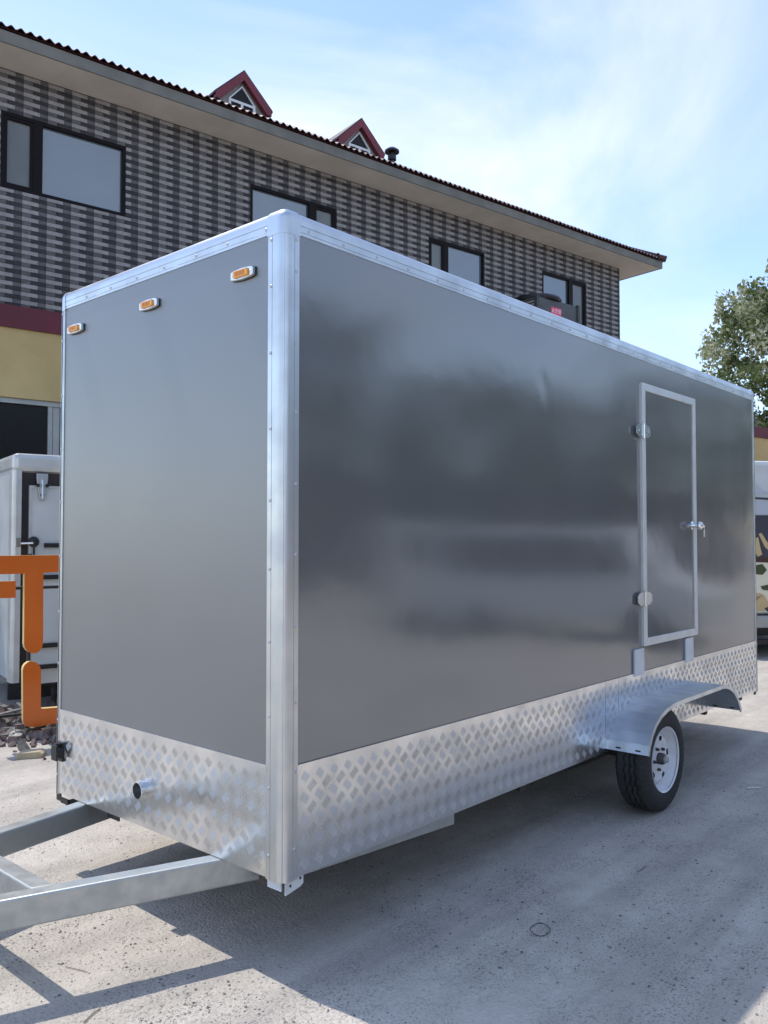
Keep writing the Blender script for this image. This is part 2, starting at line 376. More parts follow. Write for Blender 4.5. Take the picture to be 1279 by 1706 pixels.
def pix(Pw):
    q = Vector(Pw)-cl; d = q.dot(fw)
    return (639.5+1402*q.dot(rt)/d, 853-1402*q.dot(upv)/d, d) if d > 0.1 else (-1, -1, -1)
def bw(u, off, z): return BR @ Vector((u, off, z))+Vector((3.573, 10.571, 0))
def score(bk):
    x, y, d = pix(bw((bk[0]+bk[1])/2, 0, (bk[2]+bk[3])/2))
    vis = d > 0 and 0 < x < 1279 and 0 < y < (489-0.389*(x-100) if 100 < x < 470 else (345+0.389*(x-470) if x >= 470 else 507))
    return (0 if vis else 1, d/max(0.05, bk[1]-bk[0]) ** 0.5)
bricks.sort(key=score)
bm_names = ['brick_light', 'brick_mid', 'brick_dark']
cache = {}
for a, b, za, zb, kind in bricks[:300]:
    key = (round(b-a, 3), round(zb-za, 3), kind)
    if key not in cache:
        hw, hh = (b-a)/2-0.0022, (zb-za)/2-0.0022
        cache[key] = MB().box((-hw, -0.008, -hh), (hw, 0.014, hh)).mesh('brick', bm_names[kind])
    o = link('brick', cache[key], upper, ((a+b)/2, 0.006+random.uniform(-0.0015, 0.0015), (za+zb)/2))
w = MB()
for a, b, za, zb, kind in bricks[300:]:
    w.box((a+0.0022, -0.002+random.uniform(-0.0015, 0.0015), za+0.0022), (b-0.0022, 0.016, zb-0.0022), kind)
w.build('brick_facing', bm_names, upper, recalc=False)['kind'] = 'stuff'
# windows
for a, b, m0, m1, side in WINS:
    f = MB(); fr = 0.055
    f.box((a, 0.0, WZ0), (a+fr, 0.10, WZ1)); f.box((b-fr, 0.0, WZ0), (b, 0.10, WZ1))
    f.box((a+fr, 0.0, WZ0), (b-fr, 0.10, WZ0+fr)); f.box((a+fr, 0.0, WZ1-fr), (b-fr, 0.10, WZ1))
    f.box((m0, 0.002, WZ0+fr), (m1, 0.10, WZ1-fr))
    wn = f.build('window', 'win_frame', B)
    sa, sb = (a+fr, m0) if side == 'L' else (m1, b-fr)
    s = MB(); q = 0.045
    s.box((sa, 0.012, WZ0+fr), (sa+q, 0.07, WZ1-fr)); s.box((sb-q, 0.012, WZ0+fr), (sb, 0.07, WZ1-fr))
    s.box((sa+q, 0.012, WZ0+fr), (sb-q, 0.07, WZ0+fr+q)); s.box((sa+q, 0.012, WZ1-fr-q), (sb-q, 0.07, WZ1-fr))
    s.build('sash', 'win_frame', wn)
    MB().box((sa+q, 0.055, WZ0+fr+q), (sb-q, 0.065, WZ1-fr-q)).build('pane', 'glass_curtain', wn)
    la, lb = (m1, b-fr) if side == 'L' else (a+fr, m0)
    MB().box((la, 0.06, WZ0+fr), (lb, 0.07, WZ1-fr)).build('pane', 'glass', wn)
# lower storey: burgundy band, yellow lintel wall, shop openings
band = MB()
band.box((U0, -0.06, ZB0), (UW, 0.30, ZB1-0.0))
band.build('burgundy_band', 'burgundy', B)
OPN = [(-3.6, 0.98), (2.2, 6.5), (8.0, 12.5), (14.0, 18.5), (20.0, 21.6)]
low = MB(); low.box((U0, -0.02, 3.94), (UW, 0.28, ZB0))
e = U0
for a, b in OPN+[(UW, UW)]:
    if a > e: low.box((e, -0.02, 0), (a, 0.28, 3.94))
    e = b
low.box((UW-0.3, 0.30, 0), (UW, 4.0, ZB1)); low.box((U1, 3.7, 0), (UW-0.3, 4.0, ZB1-0.1)); low.box((U0, 0.30, 0), (U0+0.3, 8, ZB1-0.1)); low.box((U0+0.3, 7.7, 0), (U1, 8.0, ZB1-0.1)); low.box((U1-0.3, 4.0, 0), (U1, 7.7, ZB1-0.1))
low.build('lower_wall', 'yellow', B)
MB().box((U1, 0.3, ZB1-0.25), (UW-0.3, 3.7, ZB1-0.1)).build('flat_roof', 'fascia', B)
for a, b in OPN:
    f = MB(); e1 = b+0.0
    f.box((a, 0.03, 3.86), (b, 0.16, 3.94))
    for x in (a, (a+b)/2-0.04, b-0.075): f.box((x, 0.03, 0), (x+0.075, 0.16, 3.86))
    f.box((b-0.27, 0.05, 0), (b-0.20, 0.14, 3.86)); f.box((b-0.19, 0.06, 0), (b-0.085, 0.14, 3.86))
    f.box((a+0.075, 0.04, 2.9), (b-0.275, 0.15, 2.96)); f.box((a+0.075, 0.04, 0.0), (b-0.275, 0.15, 0.12))
    sf = f.build('shopfront', 'shop_alu', B)
    MB().box((a+0.03, 0.09, 0.05), (b-0.10, 0.10, 3.9)).build('pane', 'dark_glass', sf)
# eaves and roof
OV, OE = 0.72, 0.87
X0, X1, Y0, Y1 = U0-OE, U1+OE, -OV, 8.0+OV
MB().box((X0, Y0, ZT), (X1, Y1, ZT+0.02)).build('soffit', 'soffit', B)
fa = MB(); fa.box((X0, Y0-0.03, ZT-0.008), (X1+0.03, Y0, ZT+0.17)); fa.box((X1, Y0, ZT-0.008), (X1+0.03, Y1, ZT+0.17)); fa.box((X0, Y1, ZT-0.008), (X1+0.03, Y1+0.03, ZT+0.17)); fa.box((X0-0.03, Y0-0.03, ZT-0.008), (X0, Y1+0.03, ZT+0.17))
fa.build('fascia', 'fascia', B)
SL = 0.44; ZE = ZT+0.20
rf = MB(); mid = (Y0+Y1)/2; zr = ZE+SL*(mid-Y0); hh = mid-Y0
rf.add([(X0-.06, Y0-.06, ZE), (X1+.06, Y0-.06, ZE), (X1+.06, Y1+.06, ZE), (X0-.06, Y1+.06, ZE), (X0+hh, mid, zr), (X1-hh, mid, zr)],
       [(0, 1, 5, 4), (1, 2, 5), (2, 3, 4, 5), (3, 0, 4), (3, 2, 1, 0)])
roof = rf.build('roof', 'tile', B)
tp = 0.139
tm = MB()                                                    # one eave tile: a curved pan-and-roll with thickness, 45 cm long
prof = [(-tp/2+tp*i/8, 0.046*(0.5+0.5*math.cos(2*math.pi*(i/8-0.5)))) for i in range(9)]
prof = prof+[(x, y-0.016) for x, y in prof[::-1]]
tm.prism(prof, (0, 0, 0), (1, 0, 0), (0, 0, 1), (0, 0.42, 0.42*SL))
tme = tm.mesh('roof_tile', 'tile', smooth=50)
x = X0; nt = 0
rest = MB()
xs = []
while x < X1+0.04: xs.append(x); x += tp
for x in xs:
    o = link('roof_tile', tme, roof, (x, Y0-0.085, ZE+0.008+random.uniform(-0.004, 0.004))); o.rotation_euler = (0, random.uniform(-.03, .03), 0)
for r_ in range(1, 14):                                      # the courses above
    for x in xs:
        yy = Y0-0.085+r_*0.36
        if x-X0 < (yy-Y0)*0.98 or X1-x < (yy-Y0)*0.98: continue
        rest.prism(prof, (x, yy, ZE+0.014+(yy-Y0+0.085)*SL), (1, 0, 0), (0, 0, 1), (0, 0.40, 0.40*SL))
rest.build('roof_tile_courses', 'tile', roof, recalc=False)['kind'] = 'stuff'
hipm = MB()
hipm.tube([(X1+0.10, Y0-0.10, ZE+0.05), (X1-hh, mid, zr+0.06)], 0.085, n=10); hipm.tube([(X0-0.10, Y0-0.10, ZE+0.05), (X0+hh, mid, zr+0.06)], 0.085, n=10)
hipm.tube([(X0+hh, mid, zr+0.06), (X1-hh, mid, zr+0.06)], 0.085, n=10); hipm.tube([(X1+0.10, Y1+0.1, ZE+0.05), (X1-hh, mid, zr+0.06)], 0.085, n=10)
hipm.build('ridge_tiles', 'tile', roof, smooth=50)
# side-eave tile ends on the right gable
se = MB(); y = Y0
while y < Y0+5: se.lathe([(0, 0.0), (0, 0.055), (0.3, 0.055)], (X1+0.11, y, ZE+0.03), (-1, 0, SL), n=8); y += 0.18
se.build('side_eave_tiles', 'tile', roof, recalc=False, smooth=50)['kind'] = 'stuff'
def dormer(uc, off, zap, hw):
    rise = 0.64; zb = zap-rise; dep = 1.5
    ux, uz = (1, 0, 0), (0, 0, 1)
    d = MB(); wi = hw-0.13
    d.prism([(-wi, -0.75), (wi, -0.75), (wi, 0.0), (0, rise-0.12), (-wi, 0.0)], (uc, off, zb), ux, uz, (0, dep, 0))
    dr = d.build('dormer', 'dormer', B)
    v = MB()
    for sg in (-1, 1):
        v.prism([(0, rise), (sg*hw, 0.03), (sg*hw, -0.08), (sg*(hw-0.10), -0.08), (0, rise-0.175)], (uc, off-0.14, zb), ux, uz, (0, 0.10, 0))
    v.build('bargeboard', 'burgundy_trim', dr)
    t = MB()
    for sg in (-1, 1):
        t.prism([(0, rise+0.035), (sg*(hw+0.03), 0.045), (sg*(hw+0.03), -0.0), (0, rise-0.005)], (uc, off-0.13, zb), ux, uz, (0, dep+0.1, 0))
    t.build('dormer_roof', 'tile', dr)
    f = MB(); a = 0.30; h = 0.38; y0 = off-0.05; q = (0, 0.045, 0)
    f.prism([(-a, -0.30), (a, -0.30), (a, -0.26), (-a, -0.26)], (uc, y0, zb), ux, uz, q)
    f.prism([(-a, 0.0), (a, 0.0), (a, 0.05), (-a, 0.05)], (uc, y0, zb), ux, uz, q)
    for x in (-a, -0.025, a-0.05): f.prism([(x, -0.26), (x+0.05, -0.26), (x+0.05, 0.0), (x, 0.0)], (uc, y0, zb), ux, uz, q)
    for sg in (-1, 1): f.prism([(sg*a, 0.05), (sg*(a-0.035), 0.05), (0, h-0.035), (0, h)], (uc, y0, zb), ux, uz, q)
    wn = f.build('dormer_window', 'white_pvc', dr)
    MB().prism([(-a+0.02, -0.28), (a-0.02, -0.28), (a-0.02, 0.03), (0, h-0.02), (-a+0.02, 0.03)], (uc, off-0.02, zb), ux, uz, (0, 0.015, 0)).build('pane', 'dark_glass', wn)
dormer(4.683, 1.0, 11.10, 0.63); dormer(7.628, 1.0, 11.06, 0.63)
vp = MB()
vp.lathe([(0, 0.0), (0, 0.085), (0.55, 0.085), (0.55, 0.06), (0.62, 0.06), (0.62, 0.10), (0.72, 0.10), (0.72, 0.06), (0.80, 0.06), (0.80, 0.17), (0.84, 0.17), (0.90, 0.09), (0.92, 0)], (8.594, 1.0, 9.83), (0, 0, 1), n=16)
vp.build('vent_pipe', 'cooler_lid', roof, smooth=40)

# ------------------------------------------------------------------ evaporative cooler hung from the wall
CF = -1.2
C = thing('air_cooler', 'dark grey air cooler with black round lid and red sticker below the rightmost window', 'air cooler', (bw(11.75, CF, 6.15)), R(-10))
cb_ = MB(); cb_.box((-0.70, 0.0, 0.0), (0.74, 1.05, 1.10))
body = cb_.build('cooler_body', 'cooler', C, bevel=0.03)
cp = MB()
for x, y in ((-0.74, -0.03), (0.70, -0.03), (-0.74, 1.0), (0.70, 1.0)): cp.box((x, y, -0.02), (x+0.08, y+0.08, 1.115))
cp.build('corner_post', 'dark_steel', C)
gr = MB()
for i in range(14): gr.box((-0.715, 0.08, 0.12+i*0.066), (-0.695, 0.97, 0.15+i*0.066))
gr.build('louvre', 'shop_alu', C)
ld = MB(); ld.lathe([(0, 0.0), (0, 0.58), (0.05, 0.60), (0.11, 0.56), (0.17, 0.35), (0.19, 0)], (-0.15, 0.52, 1.10), (0, 0, 1), n=28)
ld.build('lid', 'cooler_lid', C, smooth=40)
st = MB().box((-0.22, -0.004, 0.52), (0.13, 0.002, 0.93)).build('sticker', 'red_label', body)
def text(name, body_, size, m, parent, loc, rot, ex=0.001):
    cu = bpy.data.curves.new(name, 'FONT'); cu.body = body_; cu.size = size; cu.extrude = ex; cu.align_x = 'CENTER'; cu.align_y = 'CENTER'
    o = bpy.data.objects.new(name, cu); col.objects.link(o)
    dg = bpy.context.evaluated_depsgraph_get(); me = bpy.data.meshes.new_from_object(o.evaluated_get(dg))
    bpy.data.objects.remove(o); me.materials.clear(); me.materials.append(M[m]); me.name = name
    o = link(name, me, parent, loc); o.rotation_euler = rot
    return o
text('sticker_text', '大空调', 0.115, 'white_print', body, (-0.045, -0.006, 0.84), (R(90), 0, 0))
MB().box((-0.18, -0.006, 0.70), (0.09, -0.0045, 0.73)).build('sticker_line', 'white_print', body)
br_ = MB()
for x in (-0.55, 0.55): br_.bar((x, 0.0, -0.04), (x, 1.2, -0.04), 0.05, 0.05); br_.bar((x, 0.1, -0.04), (x, 1.19, -0.6), 0.04, 0.04)
br_.build('wall_bracket', 'dark_steel', C)

# ------------------------------------------------------------------ the grey box trailer
L, W, G, TOP = 5.571, 1.80, 0.394, 3.053
PT = 0.832                                                   # top of the tread-plate skirt
T = thing('box_trailer', 'large dark grey enclosed box trailer with silver trim and tread plate skirt', 'trailer', (0, 0, 0))
def gridpanel(o, u, v, nu, nv, fn, t):                       # slightly oil-canned sheet with a back
    o, u, v = Vector(o), Vector(u), Vector(v); n = u.cross(v).normalized(); m = MB()
    for k in (0, 1):
        for j in range(nv+1):
            for i in range(nu+1):
                a, b = i/nu, j/nv
                m.v.append(tuple(o+u*a+v*b+n*(fn(a*u.length, b*v.length)-k*t)))
    q = (nu+1)*(nv+1)
    for j in range(nv):
        for i in range(nu):
            f = [j*(nu+1)+i, j*(nu+1)+i+1, (j+1)*(nu+1)+i+1, (j+1)*(nu+1)+i]
            m.f.append(f); m.f.append([q+x for x in f[::-1]]); m.m += [0, 0]
    bd = [i for i in range(nu+1)]+[j*(nu+1)+nu for j in range(1, nv+1)]+[nv*(nu+1)+i for i in range(nu-1, -1, -1)]+[j*(nu+1) for j in range(nv-1, 0, -1)]
    for i in range(len(bd)):
        a, b = bd[i], bd[(i+1) % len(bd)]; m.f.append([b, a, q+a, q+b]); m.m.append(0)
    return m
def edge0(s, L_): return min(1.0, s/0.25, (L_-s)/0.25)
def wav(seed, lu, lv):
    def f(a, b):
        e = max(0.0, min(edge0(a, lu), edge0(b, lv)))
        v = noise.noise(Vector((a*0.75, b*1.1, seed)))*0.0040+noise.noise(Vector((a*1.9, b*2.3, seed+5)))*0.0016
        return v*e
    return f
base_side = wav(2.0, L-0.1, TOP-PT-0.02)
def side_fn(a, b):
    v = base_side(a, b)
    da, db = (a-1.97+0.055), (b+PT-2.66)                           # small crease near the top of the side
    v += -0.0028*math.exp(-((da+db*0.35)/0.035)**2-(db/0.10)**2)
    return v
gridpanel((0.055, 0.0, PT-0.03), (L-0.1, 0, 0), (0, 0, TOP-0.05-PT), 150, 60, side_fn, 0.02).build('side_panel', 'panel', T, smooth=60)
gridpanel((0.0, W-0.045, PT-0.03), (0, -W+0.1, 0), (0, 0, TOP-0.05-PT), 50, 60, wav(9.0, W-0.1, TOP-PT-0.02), 0.02).build('front_panel', 'panel_satin', T, smooth=60)
MB().box((0.05, W-0.02, G+0.02), (L-0.05, W, TOP-0.06)).build('far_side_panel', 'panel', T)
MB().box((L-0.02, 0.045, G+0.02), (L, W-0.045, TOP-0.06)).build('rear_panel', 'panel', T)
MB().box((0.04, 0.04, TOP-0.03), (L-0.04, W-0.04, TOP+0.001)).build('roof_panel', 'white_plate', T)
MB().box((0.03, 0.03, G+0.02), (L-0.03, W-0.03, G+0.06)).build('floor_panel', 'wood', T)
# tread-plate skirts with raised five-bar pattern
def tread(name, o, u, v, lu, lv, phase):
    o, u, v = Vector(o), Vector(u), Vector(v); n = u.cross(v)
    pl = MB(); pl.prism([(0, 0), (lu, 0), (lu, lv), (0, lv)], o+n*-0.012, u, v, n*0.015)
    pl.prism([(0, lv-0.026), (lu, lv-0.026), (lu, lv+0.002), (0, lv+0.002)], o+n*0.0031, u, v, n*0.0035)      # folded top lip
    sk = pl.build(name, 'tread', T)
    m = MB(); Pq = 0.082; l, wd, h = 0.0205, 0.0026, 0.0016
    j0 = int(-1)
    for kind in (0, 1):
        ca = math.cos(R(52 if kind else -52)); sa = math.sin(R(52 if kind else -52))
        for j in range(-1, int(lv/Pq)+2):
            for i in range(-1, int(lu/Pq)+2):
                cx = (i+0.5*kind+phase)*Pq; cy = (j+0.5*kind)*Pq*1.05
                for q in range(-2, 3):
                    bx, by = cx-sa*q*0.0096, cy+ca*q*0.0096
                    if not (l*0.8 < bx < lu-l*0.8 and l*0.8 < by < lv-0.03-l*0.6): continue
                    vs = []
                    for (s_, t_, hh_) in ((-l,0,0),(-l*.55,wd,0),(l*.55,wd,0),(l,0,0),(l*.55,-wd,0),(-l*.55,-wd,0),(-l*.6,0,h),(l*.6,0,h)):
                        x_, y_ = bx+ca*s_-sa*t_, by+sa*s_+ca*t_
                        vs.append(o+u*x_+v*y_+n*(0.0031+hh_))
                    m.add(vs, [(0,5,6),(5,4,7,6),(4,3,7),(3,2,7),(2,1,6,7),(1,0,6)])
    m.build('tread_bars', 'tread_bar', sk, recalc=False)['kind'] = 'stuff'
    return sk
segs = [(0.074, 2.687), (2.691, 2.868), (2.872, L-0.05)]
for k, (a, b) in enumerate(segs): tread('skirt_plate', (a, -0.001, G), (1,0,0), (0,0,1), b-a, PT-G, 0.3*k)
tread('skirt_plate', (-0.001, W-0.05, G), (0,-1,0), (0,0,1), W-0.05-0.085, PT-G, 0.1)
tread('skirt_plate', (L+0.001, 0.05, G), (0,1,0), (0,0,1), W-0.1, PT-G, 0.2)
# corner posts
def post_prof(fx, fy, r=0.040):
    o = 0.0065
    return [(fx, -0.0045), (fx-0.010, -0.0045), (fx-0.011, -o), (fx-0.026, -o), (fx-0.0265, -o+0.002), (fx-0.0285, -o+0.002), (fx-0.029, -o)]+arc(r-o, r-o, r, 270, 180, 8)+[(-o, fy-0.029), (-o+0.002, fy-0.0285), (-o+0.002, fy-0.0265), (-o, fy-0.026), (-o, fy-0.011), (-0.0045, fy-0.010), (-0.0045, fy), (0.004, fy), (0.004, 0.004), (fx, 0.004)]
def corner_post(cx, cy, sx, sy, fx, fy):
    m = MB(); m.prism(post_prof(fx, fy), (cx, cy, G-0.006), (sx,0,0), (0,sy,0), (0,0,TOP-0.10-G+0.006))
    return m.build('corner_post', 'alu', T, smooth=35)
posts = [corner_post(0, 0, 1, 1, 0.078, 0.092), corner_post(0, W, 1, -1, 0.07, 0.05), corner_post(L, 0, -1, 1, 0.05, 0.06), corner_post(L, W, -1, -1, 0.06, 0.06)]
def corner_cap(cx, cy, sx, sy, fx, fy):
    bm = bmesh.new(); bmesh.ops.create_cube(bm, size=1)
    o = 0.008
    for v in bm.verts:
        x = -o if v.co.x < 0 else fx; y = -o if v.co.y < 0 else fy; z = TOP-0.1005 if v.co.z < 0 else TOP+o
        v.co = Vector((cx+sx*x, cy+sy*y, z))
    bmesh.ops.recalc_face_normals(bm, faces=bm.faces)
    C0 = Vector((cx-sx*o, cy-sy*o, TOP+o))
    es = [e for e in bm.edges if any((v.co-C0).length < 1e-5 for v in e.verts)]
    bmesh.ops.bevel(bm, geom=es, offset=0.042, segments=7, affect='EDGES', profile=0.5)
    bmesh.ops.recalc_face_normals(bm, faces=bm.faces)
    me = bpy.data.meshes.new('corner_cap'); bm.to_mesh(me); bm.free(); me.materials.append(M['alu'])
    me.polygons.foreach_set('use_smooth', [True]*len(me.polygons)); me.set_sharp_from_angle(angle=R(35))
    return link('corner_cap', me, T)
corner_cap(0, 0, 1, 1, 0.080, 0.095); corner_cap(0, W, 1, -1, 0.07, 0.055); corner_cap(L, 0, -1, 1, 0.05, 0.06); corner_cap(L, W, -1, -1, 0.06, 0.06)
# top rails: flange, step and rounded shoulder
def rail_prof(h=0.092):
    o = 0.0055; r = 0.042
    p = [(-0.0035, -h), (-0.0035, -h+0.012), (-o, -h+0.013), (-o, -h+0.036), (-o+0.0025, -h+0.0365), (-o+0.0025, -h+0.039), (-o, -h+0.0395)]
    p += [(r-o-r*math.cos(R(a)), -r+0.005+r*math.sin(R(a))) for a in range(0, 91, 10)]
    return p+[(0.10, 0.005), (0.10, 0.0), (0.006, -0.02), (0.006, -h)]
def rail(o, inn, w_): return MB().prism(rail_prof(), o, inn, (0,0,1), w_).build('top_rail', 'alu', T, smooth=35)
rails = [rail((0.0802, 0, TOP), (0,1,0), (L-0.1304, 0, 0)), rail((0, 0.0952, TOP), (1,0,0), (0, W-0.1504, 0)),
         rail((0.0702, W, TOP), (0,-1,0), (L-0.1304, 0, 0)), rail((L, 0.0602, TOP), (-1,0,0), (0, W-0.1204, 0))]
rv = MB(); rv.lathe([(0, 0.0072), (0.0012, 0.0072), (0.0034, 0.005), (0.0042, 0.0)], (0,0,0), (0,0,1), n=10)
rvm = rv.mesh('rivet', 'rivet', smooth=40)
def rivet(p, n, parent):
    o = link('rivet', rvm, parent, p); o.rotation_euler = Vector(n).to_track_quat('Z', 'Y').to_euler()
x = 0.12
while x < L-0.08: rivet((x+random.uniform(-.01,.01), -0.0055, TOP-0.068), (0,-1,0), rails[0]); x += 0.215
y = 0.115
while y < W-0.06: rivet((-0.0055, y+random.uniform(-.01,.01), TOP-0.068), (-1,0,0), rails[1]); y += 0.235
for px_, n_, z0, pr in (((0.060, -0.0065), (0,-1,0), 0.52, posts[0]), ((-0.0065, 0.072), (-1,0,0), 0.47, posts[0]), ((-0.0065, W-0.030), (-1,0,0), 0.50, posts[1]), ((L-0.03, -0.0065), (0,-1,0), 0.5, posts[2])):
    z = z0
    while z < TOP-0.14: rivet((px_[0], px_[1], z+random.uniform(-.015,.015)), n_, pr); z += 0.285
    rivet((px_[0], px_[1], TOP-0.118), n_, pr)
# door with frame, hinges and knob
DX0, DX1, DZ0, DZ1 = 3.227, 4.168, 1.004, 2.80
dm = MB().box((DX0+0.03, -0.012, DZ0+0.03), (DX1-0.03, 0.004, DZ1-0.03))
door = dm.build('door', 'panel', T)
fq = 0.052
def fpiece(p4): return MB().prism(p4, (0, -0.022, 0), (1,0,0), (0,0,1), (0, 0.026, 0)).build('door_frame', 'alu_door', door, bevel=0.003)
fpiece([(DX0, DZ0), (DX0+fq, DZ0+fq), (DX0+fq, DZ1-fq), (DX0, DZ1)]); fpiece([(DX1, DZ0), (DX1-fq, DZ0+fq), (DX1-fq, DZ1-fq), (DX1, DZ1)])
fpiece([(DX0+.0005, DZ0-.0005), (DX1-.0005, DZ0-.0005), (DX1-fq-.0005, DZ0+fq-.0005), (DX0+fq+.0005, DZ0+fq-.0005)]); fpiece([(DX0+.0005, DZ1+.0005), (DX1-.0005, DZ1+.0005), (DX1-fq-.0005, DZ1-fq+.0005), (DX0+fq+.0005, DZ1-fq+.0005)])
for z in (2.465, 1.325):
    h = MB(); xk = DX0+0.008
    for sg in (-1, 1):
        h.prism([(sg*0.014, -0.044), (sg*0.072, -0.044), (sg*0.108, -0.022), (sg*0.108, 0.022), (sg*0.072, 0.044), (sg*0.014, 0.044)], (xk, -0.0265, z), (1,0,0), (0,0,1), (0, 0.005, 0))
    h.tube([(xk, -0.030, z-0.052), (xk, -0.030, z+0.052)], 0.0105, n=10)
    for sg in (-1, 1): h.lathe([(0, 0.006), (0.003, 0.004), (0.004, 0)], (xk+sg*0.072, -0.0262, z), (0,-1,0), n=8)
    h.build('hinge', 'hinge', door, smooth=40)
kb = MB(); kx, kz = DX1-0.078, 1.83
kb.lathe([(0, 0.0), (0, 0.032), (0.006, 0.032), (0.010, 0.02), (0.03, 0.012), (0.04, 0.016), (0.050, 0.027), (0.064, 0.031), (0.078, 0.024), (0.084, 0.012), (0.085, 0)], (kx, -0.012, kz), (0,-1,0), n=20)
kb.tube([(kx, -0.055, kz), (kx+0.06, -0.06, kz-0.004), (kx+0.12, -0.058, kz-0.006)], [0.012, 0.010, 0.009], n=10)
kb.build('door_handle', 'chrome', door, smooth=40)
ky = MB(); ky.lathe([(0, 0.012), (0.002, 0.012), (0.002, 0.007), (0, 0.007)], (kx+0.15, -0.05, kz-0.015), (0.3,-1,0), n=12, close=True); ky.bar((kx+0.15, -0.05, kz-0.028), (kx+0.153, -0.048, kz-0.085), 0.008, 0.002)
ky.build('key', 'rivet', door)
for a, b in ((3.093, 3.235), (3.95, 4.09)):
    m = MB().prism([(a, 0.815), (b, 0.815), (b, 0.992), (a+0.012, 0.992), (a, 0.980)], (0, -0.016, 0), (1,0,0), (0,0,1), (0, 0.014, 0))
    sp_ = m.build('step_mount_plate', 'white_plate', T, bevel=0.002)
    rivet((b-0.03, -0.016, 0.975), (0,-1,0), sp_)
# marker lamps on the front
for k, y in enumerate((0.244, 0.937, 1.624)):
    lm = thing_part = None
    bz = MB(); hw, hh_ = 0.072, 0.024
    outer = [(-hw, -0.016), (-hw+0.02, -0.021), (0, -hh_), (hw-0.02, -0.021), (hw, -0.016), (hw, 0.016), (hw-0.02, 0.021), (0, hh_), (-hw+0.02, 0.021), (-hw, 0.016)]
    bz.prism(outer, (-0.003, y, 2.832), (0,-1,0), (0,0,1), (-0.018, 0, 0))
    for sg in (-1, 1): bz.lathe([(0, 0.006), (0.002, 0.004), (0.003, 0)], (-0.021, y+sg*0.058, 2.832), (-1,0,0), n=8)
    lamp = bz.build('marker_lamp', 'white_pvc' if False else 'chrome', T, bevel=0.003)
    ln = MB(); ln.prism([(-0.044, -0.015), (0.044, -0.015), (0.048, 0), (0.044, 0.015), (-0.044, 0.015), (-0.048, 0)], (-0.0205, y, 2.832), (0,-1,0), (0,0,1), (-0.010, 0, 0))
    ln.build('lens', 'amber', lamp, bevel=0.003)
    cl_ = MB()
    for q in (-0.022, 0.0, 0.022): cl_.box((-0.0325, y+q-0.008, 2.823), (-0.0304, y+q+0.008, 2.841))
    cl_.build('lamp_cell', 'amber_dark', lamp)
    gk = MB(); gk.prism([(a*1.05, b*1.08) for a, b in outer], (-0.0005, y, 2.832), (0,-1,0), (0,0,1), (-0.005, 0, 0)); gk.build('gasket', 'black', lamp)
# pipe stub, socket, feet
ps = MB(); ps.lathe([(0.0, 0.036), (0.048, 0.036), (0.048, 0.041), (0.038, 0.042), (0.0, 0.042)], (0.0, 0.945, 0.573), (-1,0,0), n=24)
stub = ps.build('drain_pipe', 'chrome', T, smooth=40)
MB().lathe([(0, 0), (0, 0.0355)], (-0.018, 0.945, 0.573), (-1,0,0), n=24).build('pipe_bore', 'black', stub, recalc=False)
sk_ = MB(); sk_.box((-0.016, W-0.098, 0.565), (0.0, W-0.044, 0.665)); sk_.lathe([(0, 0.0), (0, 0.034), (0.035, 0.034), (0.035, 0)], (-0.014, W-0.070, 0.615), (-1,0,0), n=14)
sk_.box((-0.050, W-0.100, 0.575), (-0.042, W-0.044, 0.655)); sk_.box((-0.046, W-0.085, 0.645), (-0.01, W-0.058, 0.662))
sk_.build('trailer_socket', 'black', T, bevel=0.003)
ft = MB()
ft.prism([(0.03, 0.33), (0.11, 0.345), (0.125, 0.355), (0.125, 0.41), (0.03, 0.41)], (0, 0.012, 0), (1,0,0), (0,0,1), (0, 0.006, 0))
ft.prism([(0.02, 0.35), (0.10, 0.35), (0.10, 0.41), (0.02, 0.41)], (0.012, 0, 0), (0,1,0), (0,0,1), (0.006, 0, 0))
fo = ft.build('foot_bracket', 'white_plate', T)
MB().lathe([(0, 0), (0, 0.006)], (0.055, 0.0112, 0.362), (0,-1,0), n=10).build('bolt_hole', 'black', fo, recalc=False)
MB().lathe([(0, 0), (0, 0.006)], (0.108, 0.0112, 0.378), (0,-1,0), n=10).build('bolt_hole', 'black', fo, recalc=False)
ft = MB(); ft.box((0.0, W-0.055, 0.352), (0.006, W-0.012, 0.40)); ft.box((0.0, W-0.13, 0.345), (0.008, W-0.055, 0.372)); ft.box((0.012, W-0.16, 0.33), (0.10, W-0.09, 0.36))
ft.build('foot_bracket', 'black', T)
MB().box((L-0.06, 0.01, 0.36), (L-0.01, 0.016, 0.40)).build('foot_bracket', 'dark_steel', T)
# folded corner steady under the near side
sd = MB(); sd.prism([(0.10, 0.395), (0.10, 0.375), (1.16, 0.322), (1.16, 0.398)], (0, 0.035, 0), (1,0,0), (0,0,1), (0, 0.005, 0))
sd.prism([(0.10, 0.375), (1.16, 0.322), (1.16, 0.327), (0.10, 0.38)], (0, 0.04, 0), (1,0,0), (0,0,1), (0, 0.06, 0))
sd.build('corner_steady', 'galv', T)
